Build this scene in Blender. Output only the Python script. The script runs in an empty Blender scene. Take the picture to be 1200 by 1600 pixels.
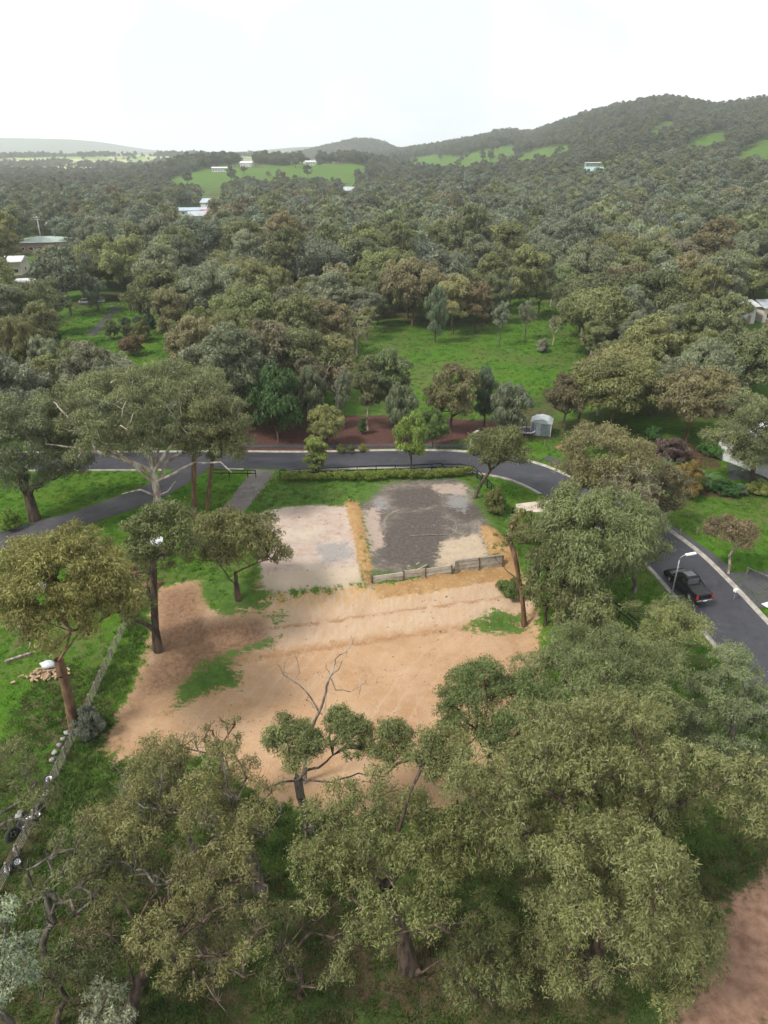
import bpy, math, random
import numpy as np
from mathutils import Vector, Matrix, Euler

# ------------------------------------------------------------------ camera, sky, sun, exposure
SC = bpy.context.scene
COL = SC.collection
CAM_H, PITCH, FPX = 38.0, math.radians(26.7), 1121.0
cam_d = bpy.data.cameras.new('camera')
cam_d.sensor_fit = 'VERTICAL'; cam_d.sensor_height = 24.0
cam_d.lens = FPX / 1600.0 * 24.0
cam_d.clip_start = 0.5; cam_d.clip_end = 40000.0
cam = bpy.data.objects.new('camera', cam_d); COL.objects.link(cam)
cam.location = (0, 0, CAM_H); cam.rotation_euler = (math.pi / 2 - PITCH, 0, 0)
SC.camera = cam

SUN_EL, SUN_AZ = math.radians(52), math.radians(-118)      # azimuth from +Y (north), clockwise
W = bpy.data.worlds.new('World'); SC.world = W; W.use_nodes = True
nt = W.node_tree; nt.nodes.clear()
wo = nt.nodes.new('ShaderNodeOutputWorld'); bg = nt.nodes.new('ShaderNodeBackground')
sky = nt.nodes.new('ShaderNodeTexSky'); sky.sky_type = 'NISHITA'; sky.sun_disc = False
sky.sun_elevation = SUN_EL; sky.sun_rotation = SUN_AZ
sky.air_density = 1.0; sky.dust_density = 3.0; sky.ozone_density = 1.0
tc = nt.nodes.new('ShaderNodeTexCoord')
cn = nt.nodes.new('ShaderNodeTexNoise'); cn.inputs['Scale'].default_value = 2.2; cn.inputs['Detail'].default_value = 4
cr = nt.nodes.new('ShaderNodeValToRGB')                     # even bright cloud deck with faint structure
cr.color_ramp.elements[0].position = 0.4; cr.color_ramp.elements[0].color = (5.3, 5.6, 5.8, 1)
cr.color_ramp.elements[1].position = 0.68; cr.color_ramp.elements[1].color = (9.6, 9.75, 9.8, 1)
mx = nt.nodes.new('ShaderNodeMix'); mx.data_type = 'RGBA'; mx.inputs['Factor'].default_value = 0.93
nt.links.new(tc.outputs['Generated'], cn.inputs['Vector']); nt.links.new(cn.outputs['Fac'], cr.inputs['Fac'])
nt.links.new(sky.outputs['Color'], mx.inputs['A']); nt.links.new(cr.outputs['Color'], mx.inputs['B'])
nt.links.new(mx.outputs['Result'], bg.inputs['Color']); bg.inputs['Strength'].default_value = 0.1
nt.links.new(bg.outputs['Background'], wo.inputs['Surface'])

sd = bpy.data.lights.new('sun', 'SUN'); sd.energy = 2.4; sd.angle = math.radians(11); sd.color = (1, 0.95, 0.87)
sun = bpy.data.objects.new('sun', sd); COL.objects.link(sun)
sdir = Vector((math.sin(SUN_AZ) * math.cos(SUN_EL), math.cos(SUN_AZ) * math.cos(SUN_EL), math.sin(SUN_EL)))
sun.rotation_euler = sdir.to_track_quat('Z', 'Y').to_euler(); sun.location = (-60, -60, 120)

SC.view_settings.view_transform = 'Standard'; SC.view_settings.look = 'None'
SC.view_settings.exposure = 0.9; SC.view_settings.gamma = 1.0; SC.view_settings.use_curve_mapping = False
SC.render.engine = 'CYCLES'
SC.cycles.max_bounces = 4; SC.cycles.diffuse_bounces = 3; SC.cycles.glossy_bounces = 2
SC.cycles.transmission_bounces = 3; SC.cycles.volume_bounces = 2; SC.cycles.transparent_max_bounces = 4
SC.cycles.use_denoising = True
SC.cycles.use_adaptive_sampling = True; SC.cycles.adaptive_threshold = .02

# ------------------------------------------------------------------ noise, terrain
def sstep(a, b, x):
    t = np.clip((np.asarray(x, float) - a) / (b - a), 0, 1); return t * t * (3 - 2 * t)
def _hash(i, j, s):
    h = (i.astype(np.int64) * 374761393 + j.astype(np.int64) * 668265263 + s * 1442695041) & 0x7fffffff
    h = ((h ^ (h >> 13)) * 1274126177) & 0x7fffffff
    return ((h ^ (h >> 16)) & 0xffff) / 65535.0
def vnoise(x, y, s=0):
    x = np.asarray(x, float); y = np.asarray(y, float)
    i = np.floor(x); j = np.floor(y); u = x - i; v = y - j
    u = u * u * (3 - 2 * u); v = v * v * (3 - 2 * v)
    return ((_hash(i, j, s) * (1 - u) + _hash(i + 1, j, s) * u) * (1 - v) + (_hash(i, j + 1, s) * (1 - u) + _hash(i + 1, j + 1, s) * u) * v)
def poly_sd(poly, x, y):
    """signed distance to a polygon, positive inside"""
    P = np.asarray(poly, float); n = len(P)
    x = np.asarray(x, float); y = np.asarray(y, float)
    d2 = np.full(x.shape, 1e18); ins = np.zeros(x.shape, bool)
    for k in range(n):
        ax, ay = P[k]; bx, by = P[(k + 1) % n]
        ex, ey = bx - ax, by - ay
        t = np.clip(((x - ax) * ex + (y - ay) * ey) / (ex * ex + ey * ey + 1e-12), 0, 1)
        d2 = np.minimum(d2, (x - ax - t * ex) ** 2 + (y - ay - t * ey) ** 2)
        if abs(ey) > 1e-9:
            c = ((ay > y) != (by > y)) & (x < (y - ay) / ey * ex + ax); ins ^= c
    return np.where(ins, 1, -1) * np.sqrt(d2)
def line_d(pts, x, y):
    d2 = np.full(np.shape(x), 1e18)
    for (ax, ay), (bx, by) in zip(pts[:-1], pts[1:]):
        ex, ey = bx - ax, by - ay
        t = np.clip(((x - ax) * ex + (y - ay) * ey) / (ex * ex + ey * ey), 0, 1)
        d2 = np.minimum(d2, (x - ax - t * ex) ** 2 + (y - ay - t * ey) ** 2)
    return np.sqrt(d2)

LOT = [(-14, 59.2), (-16, 76), (-13.5, 82), (10.5, 84), (13.4, 77), (14.4, 66), (14.2, 50), (11, 39), (-10, 36), (-20, 40), (-20, 52)]
RIDGE_PX = [-600, 300, 480, 560, 640, 700, 790, 830, 900, 960, 1030, 1100, 1150, 1200, 1400, 2000]
RIDGE_E = [-.03, -.03, -.02, -.008, .004, .010, .0235, .0214, .040, .050, .059, .050, .0527, .060, .058, .03]
RIDGE_Y = [3000, 3000, 2700, 2500, 2350, 2200, 2000, 1900, 1650, 1500, 1400, 1350, 1300, 1250, 1100, 1000]
def terrain(x, y):
    x = np.asarray(x, float); y = np.asarray(y, float)
    z = -5.2 * (1 - sstep(16, 80, y))
    z = z + (vnoise(x * .09, y * .09, 3) - .5) * .5 * (1 - sstep(300, 500, y))
    # benches of the building lot
    m = sstep(-2.5, 1.2, poly_sd(LOT, x, y))
    d = y - (61.6 + .24 * (x + 1))
    zw = np.interp(d, [-30, -24, -7.2, -6.7, -4.2, -3.8, -.3, .05, .3], [-4.3, -3.8, -3.3, -2.6, -2.25, -1.95, -1.0, -.95, 0])
    zp = np.interp(d, [-30, -24, -7.2, -6.7, -4.2, -3.8, -.5, .1], [-4.3, -3.8, -3.3, -2.6, -2.25, -1.9, -.6, 0])
    k = sstep(-2.6, -1.0, x)
    zl = zp * (1 - k) + zw * k
    zl = zl + np.where(d > .3, 0, 1) * (vnoise(x * .8, y * .8, 7) - .5) * .14
    z = z * (1 - m) + zl * m
    lum = .35 + .9 * vnoise(x * 1.0, y * 1.0, 5)
    z = z + .5 * lum * np.exp(-(line_d([(-4.3, 78.6), (-1.6, 62.6)], x, y) / 1.05) ** 2)
    z = z + .6 * lum * np.exp(-(line_d([(10.6, 72.5), (13.2, 66)], x, y) / 1.0) ** 2)
    # far country
    yy = np.maximum(y, 1.0); px = 600 + 1255 * x / yy
    e = np.interp(px, RIDGE_PX, RIDGE_E); ry = np.interp(px, RIDGE_PX, RIDGE_Y)
    zr = np.maximum(38 + e * ry - 10, -5)
    t = np.clip((y - 340) / (ry - 340), 0, 1); t = 1.12 * t ** 1.25 - .12 * t ** 9
    back = np.clip((y - ry) / 900, 0, 1)
    hill = zr * t * (1 - .75 * back * back * (3 - 2 * back))
    rough = (vnoise(x * .006, y * .006, 11) - .5) * 26 + (vnoise(x * .016, y * .016, 12) - .5) * 7
    hill = hill + rough * np.clip(t, 0, 1) * (1 - t * .93) * sstep(560, 760, px) * (1 - back)
    z = z + hill
    lw = 1 - sstep(540, 640, px)
    z = z + lw * (24 * np.exp(-((y - 1120) / 260) ** 2) * sstep(150, 330, px)
                  + (8 + 14 * sstep(1500, 2600, y)) * sstep(1150, 1700, y)
                  + (vnoise(x * .0022, y * .0022, 21) - .5) * 26 * sstep(1500, 2200, y))
    z = z + 30 * np.exp(-((y - 2750) / 330) ** 2) * sstep(440, 545, px) * (1 - sstep(585, 640, px))
    z = z + (115 + 25 * (vnoise(px * .011, y * .0004, 31) - .5)) * np.exp(-((y - 6600) / 900) ** 2) * (1 - sstep(60, 300, px))
    z = z + 40 * np.exp(-((y - 5200) / 700) ** 2) * sstep(230, 480, px) * (1 - sstep(600, 900, px))
    return z
def tz(x, y): return float(terrain(np.array([x]), np.array([y]))[0])

CP, SP = math.cos(PITCH), math.sin(PITCH)
def ray(px, py):
    u, v = (px - 600) / FPX, (py - 800) / FPX
    return np.array([u, CP - v * SP, -SP - v * CP])
_TS = np.geomspace(12, 12000, 900)
def G(px, py):
    """where a line of sight meets the ground"""
    d = ray(px, py); ts = _TS
    for _ in range(2):
        h = CAM_H + ts * d[2] - terrain(ts * d[0], ts * d[1])
        k = np.argmax(h < 0) if (h < 0).any() else len(ts) - 1
        k = max(k, 1); a, b = ts[k - 1], ts[k]
        ts = np.linspace(a, b, 40)
    t = .5 * (a + b)
    return np.array([t * d[0], t * d[1], float(terrain(np.array([t * d[0]]), np.array([t * d[1]]))[0])])
def GP(pts): return [tuple(G(a, b)[:2]) for a, b in pts]
def proj(p):
    x, y, z = p[0], p[1], p[2] - CAM_H
    dep = y * CP - z * SP; dn = -y * SP - z * CP
    return 600 + FPX * x / dep, 800 + FPX * dn / dep

# ------------------------------------------------------------------ object helpers
def tag(o, label=None, cat=None, group=None, kind=None):
    if label: o['label'] = label
    if cat: o['category'] = cat
    if group: o['group'] = group
    if kind: o['kind'] = kind
    return o
def empty(name, loc, rz=0.0):
    o = bpy.data.objects.new(name, None); COL.objects.link(o)
    o.location = loc; o.rotation_euler = (0, 0, rz); o.empty_display_size = .3
    return o
def mesh_np(name, V, F, mats, smooth=False, midx=None, attrs=None):
    """V (n,3), F (m,k) with one k"""
    V = np.asarray(V, np.float32); F = np.asarray(F, np.int32)
    me = bpy.data.meshes.new(name); k = F.shape[1]
    me.vertices.add(len(V)); me.vertices.foreach_set('co', V.ravel())
    me.loops.add(F.size); me.loops.foreach_set('vertex_index', F.ravel())
    me.polygons.add(len(F)); me.polygons.foreach_set('loop_start', np.arange(0, F.size, k, dtype=np.int32))
    me.polygons.foreach_set('loop_total', np.full(len(F), k, np.int32))
    for m in (mats if isinstance(mats, (list, tuple)) else [mats]): me.materials.append(m)
    if midx is not None: me.polygons.foreach_set('material_index', np.asarray(midx, np.int32))
    if smooth: me.polygons.foreach_set('use_smooth', np.ones(len(F), bool))
    for an, (dom, val) in (attrs or {}).items():
        val = np.asarray(val, np.float32)
        a = me.attributes.new(an, 'FLOAT' if val.ndim == 1 else 'FLOAT_VECTOR', dom)
        a.data.foreach_set('value' if val.ndim == 1 else 'vector', val.ravel())
    me.update(calc_edges=True)
    return me
def link(name, me, parent=None):
    o = bpy.data.objects.new(name, me); COL.objects.link(o)
    if parent: o.parent = parent
    return o
class MB:
    def __init__(s): s.v = []; s.f = []
    def box(s, c, d, rz=0.0, rx=0.0, ry=0.0, taper=1.0):
        M = Euler((rx, ry, rz)).to_matrix(); n = len(s.v); c = Vector(c)
        for z in (-.5, .5):
            for x, y in ((-.5, -.5), (.5, -.5), (.5, .5), (-.5, .5)):
                k = taper if z > 0 else 1
                s.v.append(tuple(c + M @ Vector((x * d[0] * k, y * d[1] * k, z * d[2]))))
        for q in ((0, 3, 2, 1), (4, 5, 6, 7), (0, 1, 5, 4), (1, 2, 6, 5), (2, 3, 7, 6), (3, 0, 4, 7)):
            s.f.append([n + i for i in q])
        return s
    def bar(s, a, b, w, h=None):
        a, b = Vector(a), Vector(b); d = b - a; h = h or w
        q = d.to_track_quat('X', 'Z').to_matrix(); n = len(s.v)
        for p in (a, b):
            for y, z in ((-.5, -.5), (.5, -.5), (.5, .5), (-.5, .5)): s.v.append(tuple(p + q @ Vector((0, y * w, z * h))))
        for f in ((3, 2, 1, 0), (4, 5, 6, 7), (0, 1, 5, 4), (1, 2, 6, 5), (2, 3, 7, 6), (3, 0, 4, 7)): s.f.append([n + i for i in f])
        return s
    def tube(s, pts, rs, n=8, cap=True):
        pts = [Vector(p) for p in pts]; base = len(s.v)
        if not isinstance(rs, (list, tuple)): rs = [rs] * len(pts)
        for i, p in enumerate(pts):
            d = (pts[min(i + 1, len(pts) - 1)] - pts[max(i - 1, 0)]).normalized()
            u = d.orthogonal().normalized() if abs(d.z) < .95 else Vector((1, 0, 0)); w = d.cross(u).normalized(); u = w.cross(d)
            for k in range(n):
                a = 2 * math.pi * k / n; s.v.append(tuple(p + (u * math.cos(a) + w * math.sin(a)) * rs[i]))
        for i in range(len(pts) - 1):
            for k in range(n):
                a = base + i * n + k; b = base + i * n + (k + 1) % n; s.f.append([a, b, b + n, a + n])
        if cap:
            s.f.append([base + k for k in range(n)][::-1]); e = base + (len(pts) - 1) * n; s.f.append([e + k for k in range(n)])
        return s
    def ring(s, c, axis, R, r, n=16, m=6):
        c = Vector(c); ax = Vector(axis).normalized(); u = ax.orthogonal().normalized(); w = ax.cross(u); base = len(s.v)
        for i in range(n):
            a = 2 * math.pi * i / n; d = u * math.cos(a) + w * math.sin(a)
            for k in range(m):
                b = 2 * math.pi * k / m; s.v.append(tuple(c + d * (R + r * math.cos(b)) + ax * r * math.sin(b)))
        for i in range(n):
            for k in range(m):
                s.f.append([base + i * m + k, base + ((i + 1) % n) * m + k, base + ((i + 1) % n) * m + (k + 1) % m, base + i * m + (k + 1) % m])
        return s
    def prism(s, poly, a, b, axis='y'):
        """extrude a 2D outline (u,z) along y (or (x,y) along z) between a and b"""
        n = len(s.v); k = len(poly)
        for t in (a, b):
            for u, w in poly: s.v.append((u, t, w) if axis == 'y' else ((t, u, w) if axis == 'x' else (u, w, t)))
        s.f.append([n + i for i in range(k)]); s.f.append([n + k + i for i in range(k)][::-1])
        for i in range(k): s.f.append([n + i, n + k + i, n + k + (i + 1) % k, n + (i + 1) % k])
        return s
    def poly(s, pts):
        n = len(s.v); s.v += [tuple(p) for p in pts]; s.f.append([n + i for i in range(len(pts))]); return s
    def build(s, name, mat, parent=None, smooth=False, bevel=0):
        import bmesh
        me = bpy.data.meshes.new(name); me.from_pydata(s.v, [], s.f)
        bm = bmesh.new(); bm.from_mesh(me); bmesh.ops.recalc_face_normals(bm, faces=bm.faces)
        if bevel: bmesh.ops.bevel(bm, geom=list(bm.edges), offset=bevel, segments=2, affect='EDGES', clamp_overlap=True)
        bm.to_mesh(me); bm.free()
        me.materials.append(mat)
        if smooth: me.polygons.foreach_set('use_smooth', [True] * len(me.polygons))
        return link(name, me, parent)

# ------------------------------------------------------------------ materials
def new_mat(name):
    m = bpy.data.materials.new(name); m.use_nodes = True; t = m.node_tree
    b = t.nodes['Principled BSDF']; return m, t, b
def N(t, kind, **kw):
    n = t.nodes.new('ShaderNode' + kind)
    for k, v in kw.items():
        if k in n.inputs.keys(): n.inputs[k].default_value = v
        else: setattr(n, k, v)
    return n
def mixc(t, fac, a, b, blend='MIX'):
    n = t.nodes.new('ShaderNodeMix'); n.data_type = 'RGBA'; n.blend_type = blend
    for s, v in (('Factor', fac), ('A', a), ('B', b)):
        if hasattr(v, 'links'): t.links.new(v, n.inputs[s])
        elif s == 'Factor': n.inputs[s].default_value = v
        else: n.inputs[s].default_value = (*v, 1)
    return n.outputs['Result']
def math_n(t, op, a, b=0.0):
    n = t.nodes.new('ShaderNodeMath'); n.operation = op
    for i, v in enumerate((a, b)):
        if hasattr(v, 'links'): t.links.new(v, n.inputs[i])
        else: n.inputs[i].default_value = v
    return n.outputs[0]
def rng_n(t, v, a, b, c=0.0, d=1.0, sm=True):
    n = t.nodes.new('ShaderNodeMapRange'); n.interpolation_type = 'SMOOTHSTEP' if sm else 'LINEAR'
    t.links.new(v, n.inputs['Value'])
    for k, x in (('From Min', a), ('From Max', b), ('To Min', c), ('To Max', d)): n.inputs[k].default_value = x
    return n.outputs['Result']
def noise_n(t, vec, scale, detail=4, rough=.55, dist=0.0):
    n = t.nodes.new('ShaderNodeTexNoise'); n.inputs['Scale'].default_value = scale; n.inputs['Detail'].default_value = detail
    n.inputs['Roughness'].default_value = rough; n.inputs['Distortion'].default_value = dist
    if vec is not None: t.links.new(vec, n.inputs['Vector'])
    return n.outputs['Fac']
def simple_mat(name, col, rough=.7, var=.18, scale=4.0, metal=0.0, spec=.4, bump=0.0, col2=None):
    m, t, b = new_mat(name)
    co = N(t, 'TexCoord').outputs['Object']
    nf = noise_n(t, co, scale, 5)
    c2 = col2 or tuple(c * (1 - 2 * var) for c in col)
    c1 = col if col2 else tuple(min(1, c * (1 + var)) for c in col)
    r = rng_n(t, nf, .3, .7)
    t.links.new(mixc(t, r, c2, c1), b.inputs['Base Color'])
    b.inputs['Roughness'].default_value = rough; b.inputs['Metallic'].default_value = metal
    b.inputs['Specular IOR Level'].default_value = spec
    if bump:
        bn = N(t, 'Bump'); bn.inputs['Strength'].default_value = bump; bn.inputs['Distance'].default_value = .05
        t.links.new(noise_n(t, co, scale * 4, 5), bn.inputs['Height']); t.links.new(bn.outputs['Normal'], b.inputs['Normal'])
    return m
def leaf_mat(name, instancer=False):
    m, t, b = new_mat(name)
    if instancer:
        a = N(t, 'Attribute'); a.attribute_type = 'INSTANCER'; a.attribute_name = 'col'; base = a.outputs['Color']
    else:
        base = N(t, 'ObjectInfo').outputs['Color']
    v = N(t, 'Attribute'); v.attribute_name = 'v'
    h = N(t, 'Attribute'); h.attribute_name = 'h'
    warm = mixc(t, 1.0, base, (1.2, 1.08, .74), 'MULTIPLY')
    c = mixc(t, h.outputs['Fac'], base, warm)
    vv = rng_n(t, v.outputs['Fac'], 0, 1, .7, 1.45, False)
    cb = N(t, 'CombineColor'); [t.links.new(vv, cb.inputs[i]) for i in range(3)]
    c = mixc(t, 1.0, c, cb.outputs[0], 'MULTIPLY')
    t.links.new(c, b.inputs['Base Color'])
    b.inputs['Roughness'].default_value = .5; b.inputs['Specular IOR Level'].default_value = .35
    tr = N(t, 'BsdfTranslucent'); t.links.new(c, tr.inputs['Color'])
    ms = N(t, 'MixShader'); ms.inputs[0].default_value = .32
    t.links.new(b.outputs[0], ms.inputs[1]); t.links.new(tr.outputs[0], ms.inputs[2])
    t.links.new(ms.outputs[0], t.nodes['Material Output'].inputs['Surface'])
    return m
def bark_mat(name, c1, c2, scale=3.0, streak=.25):
    m, t, b = new_mat(name)
    mp = N(t, 'Mapping'); mp.inputs['Scale'].default_value = (1, 1, streak)
    t.links.new(N(t, 'TexCoord').outputs['Object'], mp.inputs['Vector'])
    f = noise_n(t, mp.outputs[0], scale, 6, .65)
    t.links.new(mixc(t, rng_n(t, f, .38, .62), c1, c2), b.inputs['Base Color'])
    b.inputs['Roughness'].default_value = .85; b.inputs['Specular IOR Level'].default_value = .2
    bn = N(t, 'Bump'); bn.inputs['Strength'].default_value = .6; bn.inputs['Distance'].default_value = .06
    t.links.new(noise_n(t, mp.outputs[0], scale * 3, 5), bn.inputs['Height']); t.links.new(bn.outputs[0], b.inputs['Normal'])
    return m
LEAF = leaf_mat('gum_leaf'); LEAF_FAR = leaf_mat('far_leaf', True)
BARK = {'dark': bark_mat('dark_bark', (.035, .026, .02), (.12, .085, .062)),
        'brown': bark_mat('brown_bark', (.09, .05, .032), (.2, .115, .07)),
        'pale': bark_mat('pale_bark', (.2, .13, .09), (.5, .43, .37), 1.6, .35),
        'limb': bark_mat('white_limb_bark', (.27, .2, .155), (.62, .56, .5), 1.6, .35),
        'dead': bark_mat('dead_wood', (.12, .09, .07), (.36, .3, .25), 2.2),
        'grey': bark_mat('grey_bark', (.05, .042, .036), (.17, .145, .122))}

def stocking(m, h, c):
    t = m.node_tree; bs = t.nodes['Principled BSDF']; src = bs.inputs['Base Color'].links[0].from_socket
    sx = N(t, 'SeparateXYZ'); t.links.new(N(t, 'TexCoord').outputs['Object'], sx.inputs[0])
    v = math_n(t, 'ADD', sx.outputs['Z'], math_n(t, 'MULTIPLY', noise_n(t, None, 2.0, 4), 2.0))
    t.links.new(mixc(t, rng_n(t, v, h, h + 1.2), c, src), bs.inputs['Base Color'])
stocking(BARK['limb'], 3.6, (.13, .065, .04))      # rough brown bark stays on the lower bole of smooth gums
# ------------------------------------------------------------------ ground areas (world XY outlines)
A_DIRT = GP([(402, 905), (430, 935), (575, 915), (800, 875), (830, 900), (842, 985), (850, 1060), (850, 1140), (790, 1220), (700, 1265), (560, 1275),
             (420, 1250), (330, 1180), (180, 1185), (200, 1110), (215, 1060), (245, 1010), (262, 930), (300, 940), (350, 960)])
A_TRACK = GP([(240, 920), (318, 905), (330, 960), (420, 955), (430, 1010), (330, 1060), (230, 1100), (185, 1180), (150, 1180), (205, 1080), (235, 1010)])
A_PALE = GP([(398, 808), (425, 792), (500, 788), (552, 792), (566, 912), (412, 926), (405, 870)])
A_MUD = GP([(556, 776), (575, 760), (640, 750), (715, 748), (745, 770), (760, 800), (770, 830), (765, 880), (600, 905), (580, 905), (572, 850)])
A_CREAM = GP([(690, 846), (745, 832), (762, 862), (765, 885), (680, 896)])
A_WET = [GP([(588, 838), (630, 800), (690, 795), (700, 850), (692, 884), (640, 892), (600, 880)]), GP([(690, 792), (790, 782), (792, 806), (720, 818)]), GP([(610, 765), (680, 760), (690, 790), (640, 800), (610, 790)])]
A_PINKY = [GP([(566, 800), (590, 790), (600, 850), (575, 870)]), GP([(670, 758), (725, 756), (735, 775), (690, 772)])]
A_SLATE = [GP([(490, 850), (545, 845), (552, 872), (505, 880)]), GP([(705, 770), (732, 775), (728, 800), (700, 790)]), GP([(585, 780), (600, 775), (605, 795), (588, 795)])]
A_BOTTOM = GP([(408, 895), (560, 885), (566, 912), (412, 926)])
A_CLAY = GP([(536, 776), (560, 778), (570, 830), (582, 905), (566, 915), (554, 850)])
A_CLAY2 = GP([(750, 822), (775, 826), (812, 868), (822, 920), (800, 940), (768, 876)])
A_CLAY3 = GP([(584, 914), (650, 905), (740, 888), (790, 890), (790, 905), (640, 930), (590, 935)])
A_MULCH = GP([(360, 704), (380, 668), (520, 650), (640, 650), (720, 655), (830, 665), (815, 690), (740, 682), (700, 695), (560, 703)])
A_MULCH2 = GP([(1005, 715), (1020, 690), (1060, 685), (1110, 705), (1130, 730), (1060, 738)])
A_MULCH3 = GP([(1085, 758), (1200, 765), (1200, 778), (1080, 774)])
A_RED = GP([(1140, 1410), (1230, 1340), (1250, 1600), (1120, 1640), (1020, 1620), (1095, 1540)])
A_LITTER = GP([(560, 1480), (700, 1440), (900, 1500), (980, 1560), (940, 1640), (760, 1620), (600, 1560)])
A_GRASSY = [ GP([(395, 760), (560, 752), (600, 760), (575, 785), (470, 790), (400, 800)]),
            GP([(310, 900), (345, 890), (420, 925), (425, 945), (350, 962), (315, 935)]),
            GP([(300, 1050), (345, 1020), (440, 995), (430, 1008), (360, 1030), (390, 1065), (310, 1090), (262, 1115), (280, 1070)]),
            GP([(415, 955), (445, 958), (440, 970), (418, 968)]),
            GP([(725, 980), (775, 950), (815, 960), (830, 985), (790, 992)]),
            GP([(730, 770), (780, 790), (830, 840), (870, 930), (835, 935), (800, 850), (760, 805)])]
F_PX = [
    [(255, 285), (300, 270), (330, 263), (420, 262), (480, 256), (545, 256), (575, 262), (550, 284), (480, 285), (420, 285), (330, 291), (290, 294)],
    [(635, 250), (680, 242), (720, 246), (735, 240), (800, 227), (805, 240), (770, 255), (735, 265), (690, 260), (650, 259)],
    [(798, 251), (830, 236), (885, 228), (888, 238), (850, 247), (815, 253)],
    [(1062, 232), (1128, 204), (1132, 221), (1085, 235)], [(1138, 252), (1210, 214), (1215, 242), (1165, 254)],
    [(1010, 214), (1046, 188), (1050, 192), (1018, 215)]]
F_GREEN = [GP(q) for q in F_PX]
MEADOW = [GP([(545, 570), (580, 528), (640, 505), (760, 515), (800, 500), (790, 450), (830, 425), (890, 420), (900, 480), (905, 560), (880, 605), (770, 650), (640, 640), (600, 600)]),
          GP([(40, 545), (150, 470), (230, 480), (290, 470), (290, 560), (240, 590), (180, 560), (60, 590), (0, 590), (0, 560)])]

ROAD = [(-130, 91), (-60, 91), (-20, 91.1), (4, 91.6), (10, 91.4), (14.5, 90.2), (18.5, 87.6), (21.6, 83.6), (24.6, 78), (27.6, 72.6), (30, 67), (31.8, 60.5), (33.2, 54), (34.6, 46), (36.5, 34), (39, 18)]
DRIVE_L = [(-25.2, 89.2), (-26.4, 86), (-28.6, 81.5), (-32, 77), (-37, 72.6), (-44, 68.4), (-54, 64.5), (-68, 61)]
GRAVEL = [(-15.9, 87.6), (-16.6, 83), (-17.6, 78), (-18.6, 74)]
DRIVE_F = GP([(183, 478), (165, 498), (140, 524)])
def catmull(P, n=8):
    P = [np.array(p, float) for p in P]; P = [2 * P[0] - P[1]] + P + [2 * P[-1] - P[-2]]; out = []
    for i in range(1, len(P) - 2):
        for k in range(n):
            t = k / n; a, b, c, d = P[i - 1:i + 3]
            out.append(.5 * (2 * b + (c - a) * t + (2 * a - 5 * b + 4 * c - d) * t * t + (3 * b - a - 3 * c + d) * t ** 3))
    out.append(P[-2]); return np.array(out)
ROADC = catmull(ROAD); DRIVEC = catmull(DRIVE_L)

# ------------------------------------------------------------------ ground sheet
def axis(a, b, step, far_a, far_b, g=1.09):
    c = list(np.arange(a, b + 1e-6, step)); s = step; lo = a; pre = []
    while lo > far_a: s *= g; lo -= s; pre.append(lo)
    s = step; hi = b; post = []
    while hi < far_b: s *= g; hi += s; post.append(hi)
    return np.array(pre[::-1] + c + post)
gx = axis(-38, 38, .66, -9000, 9000, 1.065); gy = axis(12, 98, .62, -150, 11000, 1.024)
XX, YY = np.meshgrid(gx, gy); ZZ = terrain(XX, YY)
nx, ny = len(gx), len(gy)
idx = np.arange(nx * ny).reshape(ny, nx)
GF = np.stack([idx[:-1, :-1], idx[:-1, 1:], idx[1:, 1:], idx[1:, :-1]], -1).reshape(-1, 4)
fx, fy = XX.ravel(), YY.ravel()
def mask(polys, w=1.5):
    if not isinstance(polys[0], list): polys = [polys]
    s = np.full(fx.shape, -1e9)
    for p in polys: s = np.maximum(s, poly_sd(p, fx, fy))
    return np.clip(.5 + s / (2 * w), 0, 1)
near = fy < 140
def amask(p, w=1.5): return np.where(near, mask(p, w), 0)
pxv = 600 + 1255 * fx / np.maximum(fy, 1)
farfield = sstep(1050, 1350, fy) * (1 - sstep(250, 330, pxv) * (1 - sstep(1300, 1700, fy))) * (1 - sstep(430, 560, pxv)) * (1 - sstep(4200, 5200, fy))
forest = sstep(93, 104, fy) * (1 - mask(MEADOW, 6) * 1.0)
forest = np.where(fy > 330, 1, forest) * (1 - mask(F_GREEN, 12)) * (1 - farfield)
attrs = {'dirt': amask([A_DIRT, A_TRACK], 2), 'pale': amask(A_PALE), 'mud': amask(A_MUD), 'cream': amask(A_CREAM), 'clay': amask([A_CLAY, A_CLAY2, A_CLAY3], .8),
         'mulch': amask([A_MULCH, A_MULCH2, A_MULCH3], 1), 'red': amask(A_RED, 2), 'litter': amask(A_LITTER, 3), 'grassy': amask(A_GRASSY, 1.6),
         'far': sstep(3600, 4600, fy), 'forest': forest, 'field': np.maximum(farfield, 0),
         'track': amask(A_TRACK, 3), 'wet': amask(A_WET, 1.6), 'pinky': amask(A_PINKY, 1.2), 'slate': amask(A_SLATE, 1.2), 'bottom': amask(A_BOTTOM, .8), 'bd': np.where(near & (poly_sd(LOT, fx, fy) > -1), fy - (61.6 + .24 * (fx + 1)), -50), 'slope_weed': np.where(near, sstep(46, 30, fy), 0)}

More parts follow.
